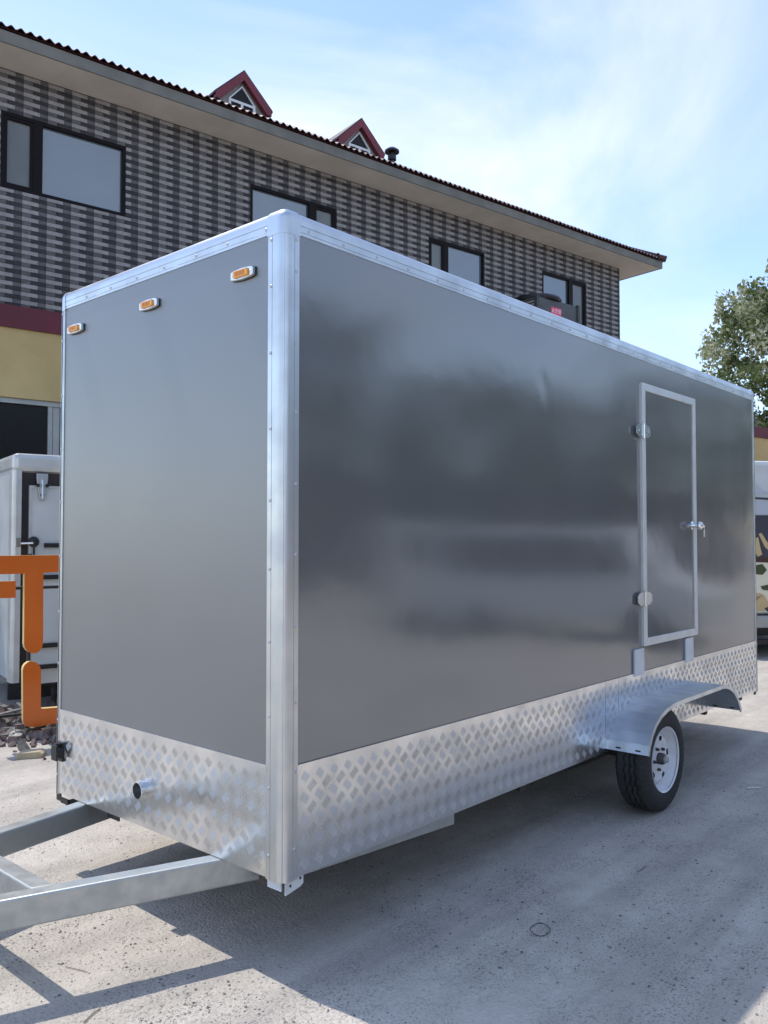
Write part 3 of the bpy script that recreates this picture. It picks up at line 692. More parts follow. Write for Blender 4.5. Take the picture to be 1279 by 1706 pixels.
# chassis under the floor
ch = MB()
for y in (0.25, W-0.25): ch.box((0.12, y-0.03, G-0.11), (L-0.1, y+0.03, G+0.015))
for x in (0.9, 1.8, 2.7, 3.6, 4.5, 5.3): ch.box((x, 0.06, G-0.06), (x+0.05, 0.22, G+0.015)); ch.box((x, 0.28, G-0.06), (x+0.05, W-0.28, G+0.015)); ch.box((x, W-0.22, G-0.06), (x+0.05, W-0.06, G+0.015))
ch.build('chassis', 'dark_steel', T)
WX, WR, WZ = 3.035, 0.330, 0.322
ax_ = MB(); ax_.tube([(WX, -0.03, WZ), (WX, W+0.03, WZ)], 0.035, n=12)
for y in (0.25, W-0.25):
    ax_.bar((WX-0.45, y, 0.27), (WX-0.05, y, 0.262), 0.05, 0.035); ax_.bar((WX-0.05, y, 0.262), (WX+0.45, y, 0.27), 0.05, 0.035)
    ax_.box((WX-0.48, y-0.03, 0.26), (WX-0.42, y+0.03, 0.29)); ax_.box((WX+0.42, y-0.03, 0.26), (WX+0.48, y+0.03, 0.29))
ax_.build('axle', 'dark_steel', T)
# fenders
def fender(sg, yb):
    top = [(2.706, 0.411), (2.725, 0.468), (2.765, 0.530), (2.825, 0.585), (2.905, 0.628), (3.0, 0.655), (3.10, 0.668), (3.20, 0.672), (3.96, 0.674), (4.04, 0.668), (4.12, 0.648), (4.20, 0.610), (4.27, 0.555), (4.325, 0.492), (4.355, 0.437)]
    n = len(top); m = MB(); t = 0.004
    nrm = []
    for i in range(n):
        a, b = top[max(i-1, 0)], top[min(i+1, n-1)]; d = Vector((b[0]-a[0], b[1]-a[1])).normalized(); nrm.append(Vector((-d.y, d.x)))
    inn = [(p[0]-q.x*t, p[1]-q.y*t) for p, q in zip(top, nrm)]
    for i in range(n-1):
        m.prism([top[i], top[i+1], inn[i+1], inn[i]], (0, yb, 0), (1,0,0), (0,0,1), (0, sg*0.262, 0), caps=(i in (0, n-2)))
    lip = [(p[0]-q.x*0.024, p[1]-q.y*0.024) for p, q in zip(top, nrm)]
    out = [(p[0]+q.x*0.003, p[1]+q.y*0.003) for p, q in zip(top, nrm)]
    for i in range(n-1):
        m.prism([out[i], out[i+1], lip[i+1], lip[i]], (0, yb+sg*0.262, 0), (1,0,0), (0,0,1), (0, sg*0.008, 0), caps=True)
    bm = bmesh.new(); me0 = m.mesh('fender', 'fender', recalc=False); bm.from_mesh(me0)
    bmesh.ops.remove_doubles(bm, verts=bm.verts, dist=0.0004); bmesh.ops.recalc_face_normals(bm, faces=bm.faces); bm.to_mesh(me0); bm.free()
    me0.polygons.foreach_set('use_smooth', [True]*len(me0.polygons)); me0.set_sharp_from_angle(angle=R(35))
    fd = link('fender', me0, T)
    d0 = Vector((top[1][0]-top[0][0], 0, top[1][1]-top[0][1])).normalized(); n0 = Vector((-d0.z, 0, d0.x))
    d1 = Vector((top[-2][0]-top[-1][0], 0, top[-2][1]-top[-1][1])).normalized(); n1 = Vector((d1.z, 0, -d1.x))
    for (o_, d_, n_) in ((top[0], d0, n0), (top[-1], d1, n1)):
        for a in (0.055, 0.185):
            p_ = Vector((o_[0], yb+sg*a, o_[1]))+d_*0.014+n_*0.0006
            MB().prism([(0, 0), (0.034, 0), (0.034, 0.010), (0, 0.010)], p_, (0, sg, 0), d_, -n_*0.0056).build('slot', 'black', fd)
    return fd
fender(-1, -0.004); fender(1, W+0.004)
# wheels: tyre with grooved tread, white steel rim
def wheel(yo, sg):                                           # yo: outer face of the tyre, sg: outward direction along y
    root = bpy.data.objects.new('wheel', None); col.objects.link(root); root.parent = T; root.location = (WX, yo, WZ); root.empty_display_size = 0.1
    ow = -sg                                                 # inward
    wd = 0.205
    m = MB(); ns = 72
    pr = [(0.012, 0.200), (0.002, 0.215), (-0.004, 0.240), (-0.003, 0.272), (0.004, 0.300), (0.016, 0.318), (0.026, 0.325)]
    gro = [0.026, 0.030, 0.054, 0.057, 0.065, 0.068, 0.089, 0.0905, 0.0975, 0.099, 0.124, 0.127, 0.135, 0.138, wd-0.030, wd-0.026]
    deep = {0.057: 1, 0.065: 1, 0.0905: 1, 0.0975: 1, 0.127: 1, 0.135: 1}
    full = []
    for a, r in pr: full.append((a, r, 0))
    for a in gro[1:-1]: full.append((a, 0.314 if a in deep else 0.3295-abs(a-wd/2)*0.03, 1 if 0.04 < a < wd-0.04 else 0))
    for a, r in pr[::-1]: full.append((wd-a, r, 0))
    k = len(full); n = 160
    for i in range(n):
        t = 2*math.pi*i/n; zig = 0.0036*(1 if (i//3) % 2 else -1)
        for a, r, z_ in full:
            rr = r
            if z_ == 1 and r > 0.32 and i % 5 == 0: rr = r-0.006
            if z_ == 0 and 0.299 < r < 0.327 and i % 3 == 0: rr = r-0.006      # shoulder sipes
            m.v.append((rr*math.cos(t), ow*(a+zig*z_), rr*math.sin(t)))
    for i in range(n):
        j = (i+1) % n
        for q in range(k-1): m.f.append([i*k+q, j*k+q, j*k+q+1, i*k+q+1]); m.m.append(0)
    m.build('tyre', 'rubber', root, smooth=28)
    r_ = MB(); n_in = (0, ow, 0)
    r_.lathe([(0.008, 0.197), (0.000, 0.206), (0.004, 0.207), (0.014, 0.201), (0.018, 0.192), (0.040, 0.184), (0.060, 0.172), (0.078, 0.166), (0.120, 0.170), (0.165, 0.190), (0.172, 0.205)], (0,0,0), n_in, n=56)
    # disc with five windows
    ri, ro, hb = 0.080, 0.166, 0.040
    nd = 60
    ring = []
    for i in range(nd):
        t = 2*math.pi*i/nd
        ring.append(t)
    vs = []; fs = []
    prof = [(0.050, 0.036), (0.050, 0.060), (0.056, 0.092), (0.046, 0.112), (0.046, 0.140), (0.070, 0.167)]
    for t in ring:
        vs += [(r*math.cos(t), ow*a, r*math.sin(t)) for a, r in prof]
    kk = len(prof)
    for i in range(nd):
        j = (i+1) % nd
        for q in range(kk-1):
            if q in (3,) and (i % 12) in (0, 1, 2): continue
            fs.append((i*kk+q, j*kk+q, j*kk+q+1, i*kk+q+1))
    r_.add(vs, fs)
    r_.build('rim', 'rim', root, smooth=40, recalc=False)
    hbm = MB(); hbm.lathe([(0.10, 0.0365), (0.02, 0.0365), (0.010, 0.030), (0.006, 0.0)], (0,0,0), n_in, n=22); hbm.build('hub', 'dark_steel', root, smooth=40)
    hc = MB(); hc.lathe([(0.02, 0.022), (-0.008, 0.022), (-0.012, 0.016), (-0.013, 0.0)], (0,0,0), n_in, n=18); hc.build('hub_cap', 'galv', root, smooth=40)
    for i in range(5):
        t = 2*math.pi*(i+0.62)/5
        nb = MB(); nb.lathe([(0.058, 0.011), (0.034, 0.0105), (0.031, 0.007), (0.030, 0)], (0.070*math.cos(t), 0, 0.070*math.sin(t)), n_in, n=6); nb.build('wheel_nut', 'dark_steel', root)
    MB().lathe([(0.125, 0.165), (0.125, 0.0)], (0,0,0), n_in, n=32).build('brake_drum', 'dark_steel', root)
wheel(-0.246, -1); wheel(W+0.246, 1)
# A-frame drawbar
db = MB(); bz_ = G-0.062; bh = 0.118
def beam(p, q): MB().bar(p, q, 0.075, bh).build('drawbar_beam', 'galv', T, bevel=0.008)
hx, hy = -1.78, 1.075
beam((0.42, 0.265, bz_), (hx, hy-0.02, bz_)); beam((0.42, 1.60-0.0, bz_), (hx, hy+0.10, bz_))
cbm = MB(); cbm.prism([(-0.665, 0.69), (-0.59, 0.66), (-0.59, 1.345), (-0.665, 1.325)], (0, 0, bz_-0.05), (1,0,0), (0,1,0), (0,0,0.107)); cbm.build('drawbar_crossbar', 'galv', T, bevel=0.006)
gp = MB(); gp.box((0.10, 1.34, G-0.085), (0.106, 1.45, G-0.005)); gp.build('drawbar_gusset', 'dark_steel', T)
hk = MB(); hk.box((hx-0.10, hy-0.05, bz_-0.055), (hx+0.10, hy+0.13, bz_+0.062)); hk.box((hx-0.35, hy+0.0, bz_+0.0), (hx-0.10, hy+0.08, bz_+0.06)); hk.lathe([(0, 0.0), (0, 0.05), (0.05, 0.055), (0.09, 0.03), (0.09, 0)], (hx-0.36, hy+0.04, bz_-0.02), (0,0,1), n=14)
hk.build('coupling', 'dark_steel', T)
jk = MB(); jk.tube([(hx+0.0, hy+0.04, bz_+0.30), (hx, hy+0.04, 0.03)], 0.028, n=12); jk.lathe([(0, 0), (0, 0.09), (0.012, 0.09), (0.03, 0.03), (0.03, 0)], (hx, hy+0.04, 0.0), (0,0,1), n=14); jk.tube([(hx, hy+0.04, bz_+0.29), (hx-0.12, hy+0.04, bz_+0.29), (hx-0.12, hy+0.04, bz_+0.37)], 0.009, n=8)
jk.build('jack_leg', 'galv', T)

# ------------------------------------------------------------------ white trailer at left
def cpt(px, py, depth):                                      # where the sight line through a photo point is at that distance
    r = fw+rt*((px-639.5)/1402)+upv*(-(py-853)/1402); return cl+r*depth
V0 = cpt(20, 900, 8.3); V0.z = 0
V = thing('parked_white_trailer', 'white box trailer with dark recessed edge and black door bars parked beside the building', 'trailer', V0, R(-13))
VH, VL, VD, VB = 2.585, 4.6, 2.1, 0.33
def vpost(cx, cy, sx, sy):
    pr = [(0.15, 0.0), (0.06, 0.0)]+arc(0.06, 0.06, 0.06, 270, 180, 8)+[(0.0, 0.16), (0.02, 0.16), (0.02, 0.02), (0.15, 0.02)]
    return MB().prism(pr, (cx, cy, VB-0.02), (sx,0,0), (0,sy,0), (0,0,VH-0.17-VB+0.02)).build('corner_post', 'white_alu', V, smooth=35)
pst = vpost(0, 0, 0.55, 1)
sv = MB(); sv.box((0.01, 0.16, VB), (0.03, VD, VH-0.1)); sv.box((0.01, VD-0.02, VB), (VL, VD, VH-0.1)); sv.box((VL-0.02, 0.0, VB), (VL, VD-0.02, VH-0.1)); sv.build('side_wall', 'white_body', V)
rp = MB(); rp.box((0.0, 0.0, VH-0.19), (VL, VD, VH)); rp.build('roof_rail', 'white_alu', V, bevel=0.05)
MB().box((0.082, 0.05, VB), (VL, 0.06, VH-0.19)).build('recess', 'recess', V)
def vdoor(a, b, z0, z1):
    d = MB().box((a, 0.01, z0), (b, 0.05, z1)).build('door', 'white_body', V)
    f = MB(); q = 0.025
    f.box((a, 0.002, z0), (a+q, 0.05, z1)); f.box((b-q, 0.002, z0), (b, 0.05, z1)); f.box((a+q, 0.002, z1-q), (b-q, 0.05, z1)); f.box((a+q, 0.002, z0), (b-q, 0.05, z0+q))
    f.build('door_trim', 'white_alu', d); return d
d1 = vdoor(0.155, 2.2, VB+0.12, VH-0.32); d2 = vdoor(2.24, VL-0.06, VB+0.12, VH-0.32)
for z in (1.665, 1.345, 0.66, 0.45): MB().box((0.30 if z > 1.5 else 0.17, -0.022, z-0.022), (VL-0.1, 0.008, z+0.022)).build('door_bar', 'black', V)
hl = MB(); hl.lathe([(0, 0), (0, 0.055), (0.02, 0.05), (0.03, 0)], (0.20, 0.0, 1.70), (0,-1,0), n=16); hl.tube([(0.20, -0.02, 1.70), (0.20, -0.02, 1.40)], 0.011, n=8); hl.build('door_lock', 'black', V, smooth=40)
hl = MB(); hl.tube([(0.19, -0.018, 1.69), (0.05, -0.018, 1.685)], 0.012, n=8); hl.box((0.03, -0.03, 1.65), (0.075, 0.0, 1.74)); hl.build('lock_bolt', 'chrome', V)
lt = MB(); lt.prism([(-0.055, 0), (0.055, 0), (0.055, -0.05), (0.035, -0.20), (0.02, -0.27), (-0.02, -0.27), (-0.035, -0.20), (-0.055, -0.05)], (0.27, -0.03, VH-0.20), (1,0,0), (0,0,1), (0, 0.035, 0)); lt.tube([(0.27, -0.035, VH-0.26), (0.27, -0.05, VH-0.46)], 0.014, n=8)
lt.build('latch', 'rivet', V, bevel=0.004)
nt_ = MB(); 
for a, b in ((0.225, -0.16), (0.315, -0.16), (0.27, -0.255)): nt_.lathe([(0, 0.018), (0.02, 0.018), (0.02, 0)], (0.27+(a-0.27), -0.032, VH-0.20+b+0.04), (0,-1,0), n=8)
nt_.build('latch_bolt', 'black', V)
MB().box((0.12, 0.02, VB-0.05), (VL, 0.05, VB+0.10)).build('sill_rail', 'white_alu', V)
un = MB(); un.box((0.08, 0.5, 0.06), (VL-0.1, 0.55, VB-0.02)); un.box((0.25, 0.3, VB-0.12), (VL-0.2, 0.4, VB)); un.box((0.25, VD-0.4, VB-0.12), (VL-0.2, VD-0.3, VB)); un.build('chassis', 'dark_steel', V)  # first box: full-length dark sheet standing in for the shade underneath; then the rails
vw = []
for x in (2.1, 2.8):
    for y in (0.12, VD-0.3):
        m = MB(); m.lathe([(0, 0.19), (0, 0.28), (0.03, 0.31), (0.15, 0.31), (0.18, 0.28), (0.18, 0.19)], (x, y, 0.31), (0,1,0), n=28); m.lathe([(0.03, 0.0), (0.03, 0.19), (0.15, 0.19), (0.15, 0)], (x, y, 0.31), (0,1,0), n=28); m.build('wheel', 'rubber', V, smooth=40)
MB().tube([(0.5, 0.35, 0.01), (0.5, 0.35, VB)], 0.03, n=10).build('support_leg', 'dark_steel', V)
MB().tube([(0.5, VD-0.35, 0.01), (0.5, VD-0.35, VB)], 0.03, n=10).build('support_leg', 'dark_steel', V)

# ------------------------------------------------------------------ orange sign character standing in front of it
S0 = cpt(54, 900, 7.35); S0.z = 0
SA = R(-48.4+36)
SGN = thing('sign_character', 'orange dimensional sign character with cream edges leaning in front of the white trailer', 'sign', S0, SA)
SU = Vector((math.cos(SA), math.sin(SA), 0)); SNv = Vector((-math.sin(SA), math.cos(SA), 0))
def onplane(px, py):
    d = fw+rt*((px-639.5)/1402)+upv*(-(py-853)/1402); t = ((S0-cl).dot(SNv))/d.dot(SNv); q = cl+d*t-S0
    return (q.dot(SU), q.z)
def stroke(pts, yoff=0.0):
    m = MB(); pr = [onplane(a, b) for a, b in pts]
    m.prism(pr, (0, yoff+0.006, 0), (1,0,0), (0,0,1), (0, 0.06, 0), 1)
    o = m.build('stroke', ['cream', 'cream'], SGN)
    MB().prism(pr, (0, yoff, 0), (1,0,0), (0,0,1), (0, 0.006, 0)).build('stroke_face', 'orange', o)
    return o
def rnd(cx, cy, r, a0, a1, n=8): return [(cx+r*math.cos(R(a0+(a1-a0)*i/n)), cy+r*math.sin(R(a0+(a1-a0)*i/n))) for i in range(n+1)]
stroke([(-60, 926.5), (118, 924.5), (118, 951.5), (72, 954.5), (71.5, 1072)]+rnd(55.5, 1073, 15.5, 0, 180)+[(41, 956), (-60, 958)])
stroke([(-40, 970), (26, 968), (26, 996), (-40, 998)])
stroke([(68, 1181), (118, 1177), (118, 1200), (60, 1211), (52, 1211)]+rnd(50, 1200, 11.5, 90, 180, 5)+[(38, 1118)]+rnd(53, 1117, 15, 180, 360))
bs = MB(); bs.tube([(0.0, 0.09, 0.0), (0.0, 0.09, 1.60)], 0.018, n=8); bs.tube([(0.32, 0.09, 0.0), (0.32, 0.09, 1.60)], 0.018, n=8); bs.tube([(-0.3, 0.095, 1.3), (0.5, 0.095, 1.3)], 0.014, n=8); bs.tube([(-0.3, 0.095, 0.2), (0.5, 0.095, 0.2)], 0.014, n=8)
bs.build('support_frame', 'black', SGN)

# ------------------------------------------------------------------ rubble by the white trailer
def chunk(m, c, s, mi=0):
    ax = Vector((random.uniform(-1,1), random.uniform(-1,1), random.uniform(-1,1))).normalized()
    q = Matrix.Rotation(random.uniform(0, 6.28), 3, ax)
    d = Vector((s*random.uniform(.6,1.3), s*random.uniform(.5,1), s*random.uniform(.3,.7)))
    vs = []
    for z in (-1, 1):
        for x, y in ((-1,-1),(1,-1),(1,1),(-1,1)):
            v = Vector((x*d.x*random.uniform(.6,1), y*d.y*random.uniform(.6,1), z*d.z*random.uniform(.6,1)))/2
            vs.append(Vector(c)+q @ v)
    m.add(vs, [(0,3,2,1),(4,5,6,7),(0,1,5,4),(1,2,6,5),(2,3,7,6),(3,0,4,7)], mi)
rb = MB()
for i in range(900):
    px_, dd = random.uniform(-120, 100), random.gauss(7.7, 0.35)
    c = cpt(px_, 900, dd); hgt = 0.20*math.exp(-((dd-8.0)/0.35)**2)*max(0, min(1, (70-px_)/80))
    chunk(rb, (c.x, c.y, random.uniform(0, max(0.015, hgt))), random.choice((0.03, 0.04, 0.06, 0.09, 0.14)), random.choice((0, 0, 0, 0, 2, 2, 1)))
for i in range(10):
    c = cpt(random.uniform(-60, 75), 900, random.uniform(7.3, 8.2)); c.z = random.uniform(0.03, 0.16); a = random.uniform(0, 3.14)
    rb.bar(c, c+Vector((math.cos(a)*0.5, math.sin(a)*0.5, random.uniform(-.03, .05))), 0.05, 0.018, mi=2)
tag(rb.build('rubble', ['rubble', 'stone', 'stone_dark'], recalc=False), 'broken brick rubble heaped under the orange sign', kind='stuff')
c = cpt(50, 1252, 1402*1.73/363+0.0); bk = MB()
bk.prism([(-0.10, 0.0), (0.09, 0.0), (0.10, 0.035), (0.07, 0.055), (-0.085, 0.05)], (0, -0.06, 0), (1,0,0), (0,0,1), (0.02, 0.12, 0))
o = bk.build('brick_fragment', 'pale_brick', None, (c.x, c.y, gz(c.x, c.y)-0.004), bevel=0.006); o.rotation_euler = (0, 0, R(-35))
tag(o, 'pale broken brick lying alone on the ground below the orange sign', 'brick')

# ------------------------------------------------------------------ mural truck behind the far end
K0 = cpt(1254, 900, 12.3); K0.z = 0
K = thing('mural_truck', 'white box truck painted with dark and beige mural behind the trailer rear', 'truck', K0, R(-48.4+8))
km = MB(); km.box((-0.25, 0, 0.62), (2.1, 5.0, 2.88)); kb_ = km.build('cargo_box', 'white_body', K, bevel=0.07)
ks = 12.3/1402
def kx_(x): return (x-1254)*ks
def kz_(y): return 1.7306-(y-896)*ks
def blot(pts, m, off): MB().prism([(kx_(a), kz_(b)) for a, b in pts], (0, -off, 0), (1,0,0), (0,0,1), (0, 0.0025, 0)).build('mural_shape', m, kb_)
blot([(1240, 1018), (1420, 1018), (1420, 935), (1240, 930)], 'mural_cream', 0.003)
blot([(1240, 1000)]+[(1262+18*math.cos(R(a)), 1008-22*math.sin(R(a))) for a in range(180, -1, -20)]+[(1275, 1016), (1250, 1016)], 'mural_beige', 0.006)
blot([(1240, 856), (1420, 856), (1420, 935), (1340, 940), (1300, 925), (1285, 936), (1240, 934)], 'mural_char', 0.006)
blot([(1240, 832), (1420, 836), (1420, 857), (1240, 857)], 'mural_grey', 0.006)
blot([(1240, 826), (1420, 832), (1420, 837), (1240, 829)], 'mural_char', 0.009)
blot([(1240, 812), (1262, 806), (1272, 815), (1300, 822), (1240, 820)], 'mural_grey', 0.009)
blot([(1264, 888), (1269, 886), (1277, 898), (1290, 915), (1300, 922), (1288, 920), (1275, 910)], 'mural_beige', 0.009)
blot([(1258, 895), (1263, 893), (1267, 912), (1270, 922), (1262, 926), (1258, 920)], 'mural_beige', 0.009)
blot([(1240, 927), (1420, 930), (1420, 936), (1240, 934)], 'mural_brown', 0.012)
blot([(1258, 940), (1270, 938), (1278, 948), (1270, 956), (1260, 955), (1254, 950)], 'mural_green', 0.009)
blot([(1266, 975), (1282, 972), (1300, 978), (1282, 982), (1270, 981)], 'mural_green', 0.009)
blot([(1272, 1012), (1282, 1008), (1290, 1014), (1278, 1017)], 'mural_char', 0.009)
MB().box((-0.25, -0.10, 0.44), (2.1, 0.0, 0.615)).build('bumper', 'shop_alu', K, bevel=0.02)
MB().box((-0.2, 0.15, 0.30), (2.0, 4.9, 0.62)).build('chassis', 'black', K)
for x in (-0.1, 1.65):
    for y in (0.7, 3.9):
        m = MB(); m.lathe([(0, 0.0), (0, 0.25), (0.0, 0.38), (0.04, 0.42), (0.22, 0.42), (0.26, 0.38), (0.26, 0)], (x, y, 0.42), (1,0,0), n=28); m.build('wheel', 'rubber', K, smooth=40)
MB().box((-0.2, -0.06, 0.20), (2.05, 0.0, 0.27)).build('underrun_bar', 'recess', K)
MB().box((-0.15, 5.05, 0.55), (2.0, 6.8, 2.3)).build('cab', 'white_body', K, bevel=0.12)

# ------------------------------------------------------------------ trees
def tree(name, label, loc, h, cr, nclump, nleaf, ls, mats, seed, group=None, weights=(6, 3), low=0.30, cat='tree'):
    rg = random.Random(seed)
    root = thing(name, label, cat, loc, 0, group)
    tk = MB(); ends = []
    tk.tube([(0, 0, -0.1), (0.05, 0.03, h*0.2), (-0.06, 0.08, h*0.42), (0.03, 0.0, h*0.72), (0, 0, h*0.93)], [h*0.028, h*0.022, h*0.017, h*0.009, 0.015], n=9)
    for i in range(16):
        z = h*rg.uniform(0.25, 0.75); a = rg.uniform(0, 6.28); ln = cr*rg.uniform(0.55, 0.95); up = rg.uniform(0.1, 0.7)
        p0 = Vector((0, 0, z)); p2 = p0+Vector((math.cos(a)*ln, math.sin(a)*ln, ln*up)); p1 = (p0+p2)/2+Vector((0, 0, -0.05*ln))
        tk.tube([p0, p1, p2], [h*0.010, h*0.006, 0.015], n=6); ends.append(p2)
        for j in range(3):
            q = p1.lerp(p2, rg.random()); e = q+Vector((rg.uniform(-1,1), rg.uniform(-1,1), rg.uniform(-.2,.8)))*ln*0.35
            tk.tube([q, (q+e)/2+Vector((0,0,0.03)), e], [h*0.004, h*0.003, 0.01], n=5); ends.append(e)
    tk.build('trunk', 'bark', root, smooth=60)
    m = MB()
    cs = []
    while len(cs) < nclump:
        if rg.random() < 0.5 and ends: c = rg.choice(ends)+Vector((rg.gauss(0, .3), rg.gauss(0, .3), rg.gauss(0, .25)))*cr*0.3
        else:
            c = Vector((rg.uniform(-1,1), rg.uniform(-1,1), rg.uniform(-1,1)))
            if not 0.45 < c.length < 1: continue
            c = Vector((c.x*cr, c.y*cr, h*(0.5+low/2)+c.z*h*(0.5-low/2)*0.97))
        if c.z < h*low*0.8: continue
        cs.append((c, rg.uniform(0.5, 1.25)))
    for c, sc_ in cs:
        br = cr*0.17*sc_; kind = 0 if rg.random() < weights[0]/sum(weights) else 1
        for i in range(nleaf):
            d = Vector((rg.gauss(0,1), rg.gauss(0,1), rg.gauss(0,.7))); p_ = c+d.normalized()*br*(rg.random()**0.4)
            a = Vector((rg.gauss(0,1), rg.gauss(0,1), rg.gauss(-.3,1))).normalized(); nn = Vector((rg.gauss(0,1), rg.gauss(0,1), rg.gauss(.4,.8))).normalized(); b = nn.cross(a)
            if b.length < 0.1: continue
            b.normalize(); s = ls*rg.uniform(.6,1.4)
            mi = kind if rg.random() < 0.75 else 1-kind
            m.add([p_-a*s, p_-b*s*0.62-nn*s*.1, p_+a*s, p_+b*s*0.62-nn*s*.1], [(0,1,2),(0,2,3)], mi)
    m.build('crown', mats, root, recalc=False)
    return root
tp_ = cpt(1360, 890, 33.0)
tree('leafy_tree', 'tall leafy tree with pale flowering sprays rising beyond the far end of the building', (tp_.x, tp_.y, 0), 13.6, 4.0, 640, 150, 0.095, ['leaf', 'leaf_pale'], 5, weights=(3, 7), low=0.36)

# ------------------------------------------------------------------ guessed yard behind the camera, added for the trailer side to mirror
tl = MB(); rg = random.Random(21)  # unseen trees, added as the dark band in the side panel's reflection
for x, y, h, cr in ((15.5, -17, 9.2, 4.0), (22, -15.5, 8.2, 3.6), (30, -15, 9.6, 4.4), (9, -22, 10.5, 4.6), (39, -14, 10.5, 4.6), (49, -13, 10.5, 4.8), (3, -25, 10, 4.4)):
    tl.tube([(x, y, -0.1), (x+.1, y, h*.3), (x, y+.1, h*.8)], [.26, .2, .05], n=8, mi=2)
    for c_ in range(70):
        v = Vector((rg.gauss(0, 1), rg.gauss(0, 1), rg.gauss(0, 1))).normalized()*rg.uniform(.35, 1)
        c = Vector((x+v.x*cr, y+v.y*cr, h*0.6+v.z*h*0.4)); mi = rg.choice((0, 0, 1))
        for k in range(50):
            p_ = c+Vector((rg.gauss(0, 1), rg.gauss(0, 1), rg.gauss(0, .8))).normalized()*cr*0.24*rg.random()**.4
            a = Vector((rg.uniform(-1,1), rg.uniform(-1,1), rg.uniform(-.5,.5))).normalized()*rg.uniform(.15, .34); b = a.cross(Vector((rg.uniform(-.7,.7), rg.uniform(-.7,.7), 1))).normalized()*a.length*.5
            tl.add([p_-a, p_-b, p_+a, p_+b], [(0,1,2,3)], mi)
tag(tl.build('added_tree_line', ['leaf_dark', 'leaf', 'bark'], recalc=False), 'dark line of trees guessed across the yard, added out of view for the trailer side to mirror', kind='stuff')
Q = thing('added_workshop', 'guessed low workshop with dark shutters, added out of view for the trailer side to mirror', 'building', (2, -19, 0), R(6))  # unseen building, added to fill the low part of the reflection
MB().box((-14, -8, 0), (46, 0, 3.6)).build('wall', 'rubble', Q)
MB().box((-14.4, -8.4, 3.6), (46.4, 0.4, 4.1)).build('parapet', 'burgundy', Q)
for i in range(10): MB().box((-12+i*5.6, 0.0, 0), (-8.2+i*5.6, 0.06, 2.9)).build('shutter', 'dark_steel', Q)
def van(loc, rz, label):  # unseen vans, added to put bright blobs in the side panel's reflection
    r_ = thing('added_van', label, 'van', loc, rz)
    b = MB(); b.prism([(-2.4, 0.35), (2.4, 0.35), (2.45, 0.9), (1.75, 1.15), (1.15, 1.95), (-2.3, 1.98), (-2.4, 1.8)], (0, -0.85, 0), (1,0,0), (0,0,1), (0, 1.7, 0)); b.build('body', 'white_body', r_, bevel=0.06)
    for y in (-0.87, 0.86): MB().prism([(-2.1, 1.2), (1.45, 1.2), (1.0, 1.8), (-2.1, 1.8)], (0, y, 0), (1,0,0), (0,0,1), (0, 0.01, 0)).build('window', 'dark_glass', r_)
    for x in (-1.5, 1.5):
        for y in (-0.88, 0.70): MB().lathe([(0, 0), (0, 0.3), (0.03, 0.33), (0.15, 0.33), (0.18, 0.3), (0.18, 0)], (x, y, 0.33), (0,1,0), n=24).build('wheel', 'rubber', r_, smooth=40)
van((12.5, -7.6, 0), R(35), 'unseen white van, added as a bright shape mirrored low in the trailer side')

van((11.0, -4.9, 0), R(80), 'unseen white van, added as a bright shape mirrored beside the door')

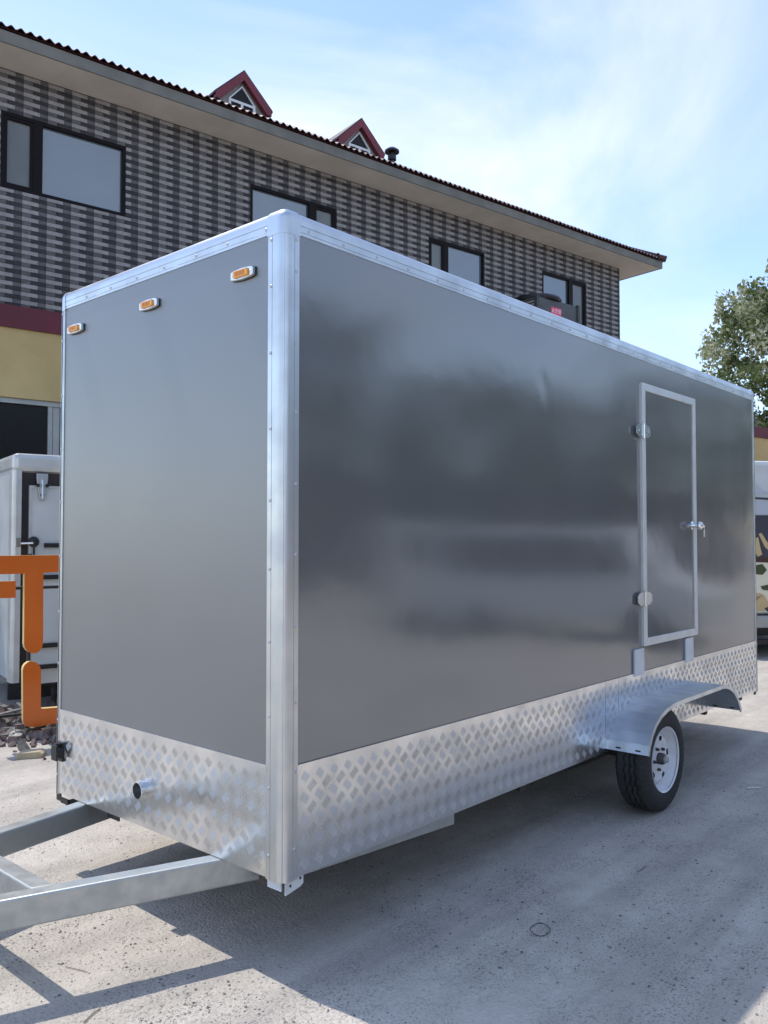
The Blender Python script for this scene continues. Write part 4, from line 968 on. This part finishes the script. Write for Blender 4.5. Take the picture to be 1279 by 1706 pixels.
# ------------------------------------------------------------------ litter on the ground
wr = MB(); c = cpt(900, 1551, 1.0); dv = c-cl; c = cl+dv*(-(cl.z)/dv.z)
rr = MB(); pts = []
for i in range(33):
    t = 2*math.pi*i/32; a = 0.052*(1+0.10*math.sin(t*2+0.5)); pts.append((a*math.cos(t), a*0.92*math.sin(t), 0.006+0.003*math.sin(t*3)))
rr.tube(pts, 0.0016, n=6, cap=False)
tag(rr.build('wire_ring', 'wire', None, (c.x, c.y, gz(c.x, c.y)), recalc=False), 'thin black wire loop lying on the shaded ground', 'wire')
def onground(px_, py_):
    d = fw+rt*((px_-639.5)/1402)+upv*(-(py_-853)/1402); return cl+d*(-cl.z/d.z)
def stick(p, q, r, m, name, label, cat):
    a, b = onground(*p), onground(*q); mid_ = (a+b)/2
    pts = []
    for i in range(6):
        v = a.lerp(b, i/5); pts.append(v-mid_+Vector((random.uniform(-1,1), random.uniform(-1,1), 0))*(b-a).length*0.02+Vector((0,0,r+gz(v.x, v.y)+0.003)))
    o = MB().tube(pts, [r]*5+[r*0.6], n=6).build(name, m, None, (mid_.x, mid_.y, 0)); tag(o, label, cat)
stick((1243, 1313), (1268, 1313), 0.006, 'pale_stick', 'stick', 'short pale stick lying on the ground right of the wheel', 'stick')
stick((138, 1703), (168, 1678), 0.0022, 'twig', 'twig', 'thin grey twig on the ground below the drawbar shadow', 'twig')
stick((108, 1611), (148, 1621), 0.0015, 'twig', 'straw', 'thin straw on the sunlit ground beneath the drawbar', 'straw')
stick((1062, 1452), (1078, 1441), 0.002, 'twig', 'twig', 'small bent twig on the shaded ground below the wheel', 'twig')
pb = MB(); rg = random.Random(3)
def peb(c, s, mi):
    vs = [(s*rg.uniform(.7,1.2), 0, 0), (-s*rg.uniform(.7,1.2), 0, 0), (0, s*rg.uniform(.6,1.1), 0), (0, -s*rg.uniform(.6,1.1), 0), (rg.uniform(-.2,.2)*s, rg.uniform(-.2,.2)*s, s*rg.uniform(.4,.8)), (0, 0, -s*.5)]
    a = rg.uniform(0, 6.28); ca, sa = math.cos(a), math.sin(a)
    vs = [(c[0]+x*ca-y*sa, c[1]+x*sa+y*ca, c[2]+z) for x, y, z in vs]
    pb.add(vs, [(0,2,4),(2,1,4),(1,3,4),(3,0,4),(2,0,5),(1,2,5),(3,1,5),(0,3,5)], mi)
for i in range(22000):
    px_ = rg.uniform(-60, 1340); py_ = 1180+rg.random()**0.7*560
    c = onground(px_, py_)
    if noise.noise(Vector((c.x*1.3, c.y*1.3, 9)))+rg.uniform(-.4,.4) < 0.05: continue
    s = 1.25*rg.choice((0.0018, 0.0022, 0.003, 0.003, 0.0045, 0.007 if rg.random() < 0.25 else 0.002))
    peb((c.x, c.y, gz(c.x, c.y)+s*0.1), s, 0 if rg.random() < 0.6 else 1)
tag(pb.build('pebbles', ['stone', 'stone_dark'], recalc=False), 'small loose pebbles and grit scattered over the yard', kind='stuff')
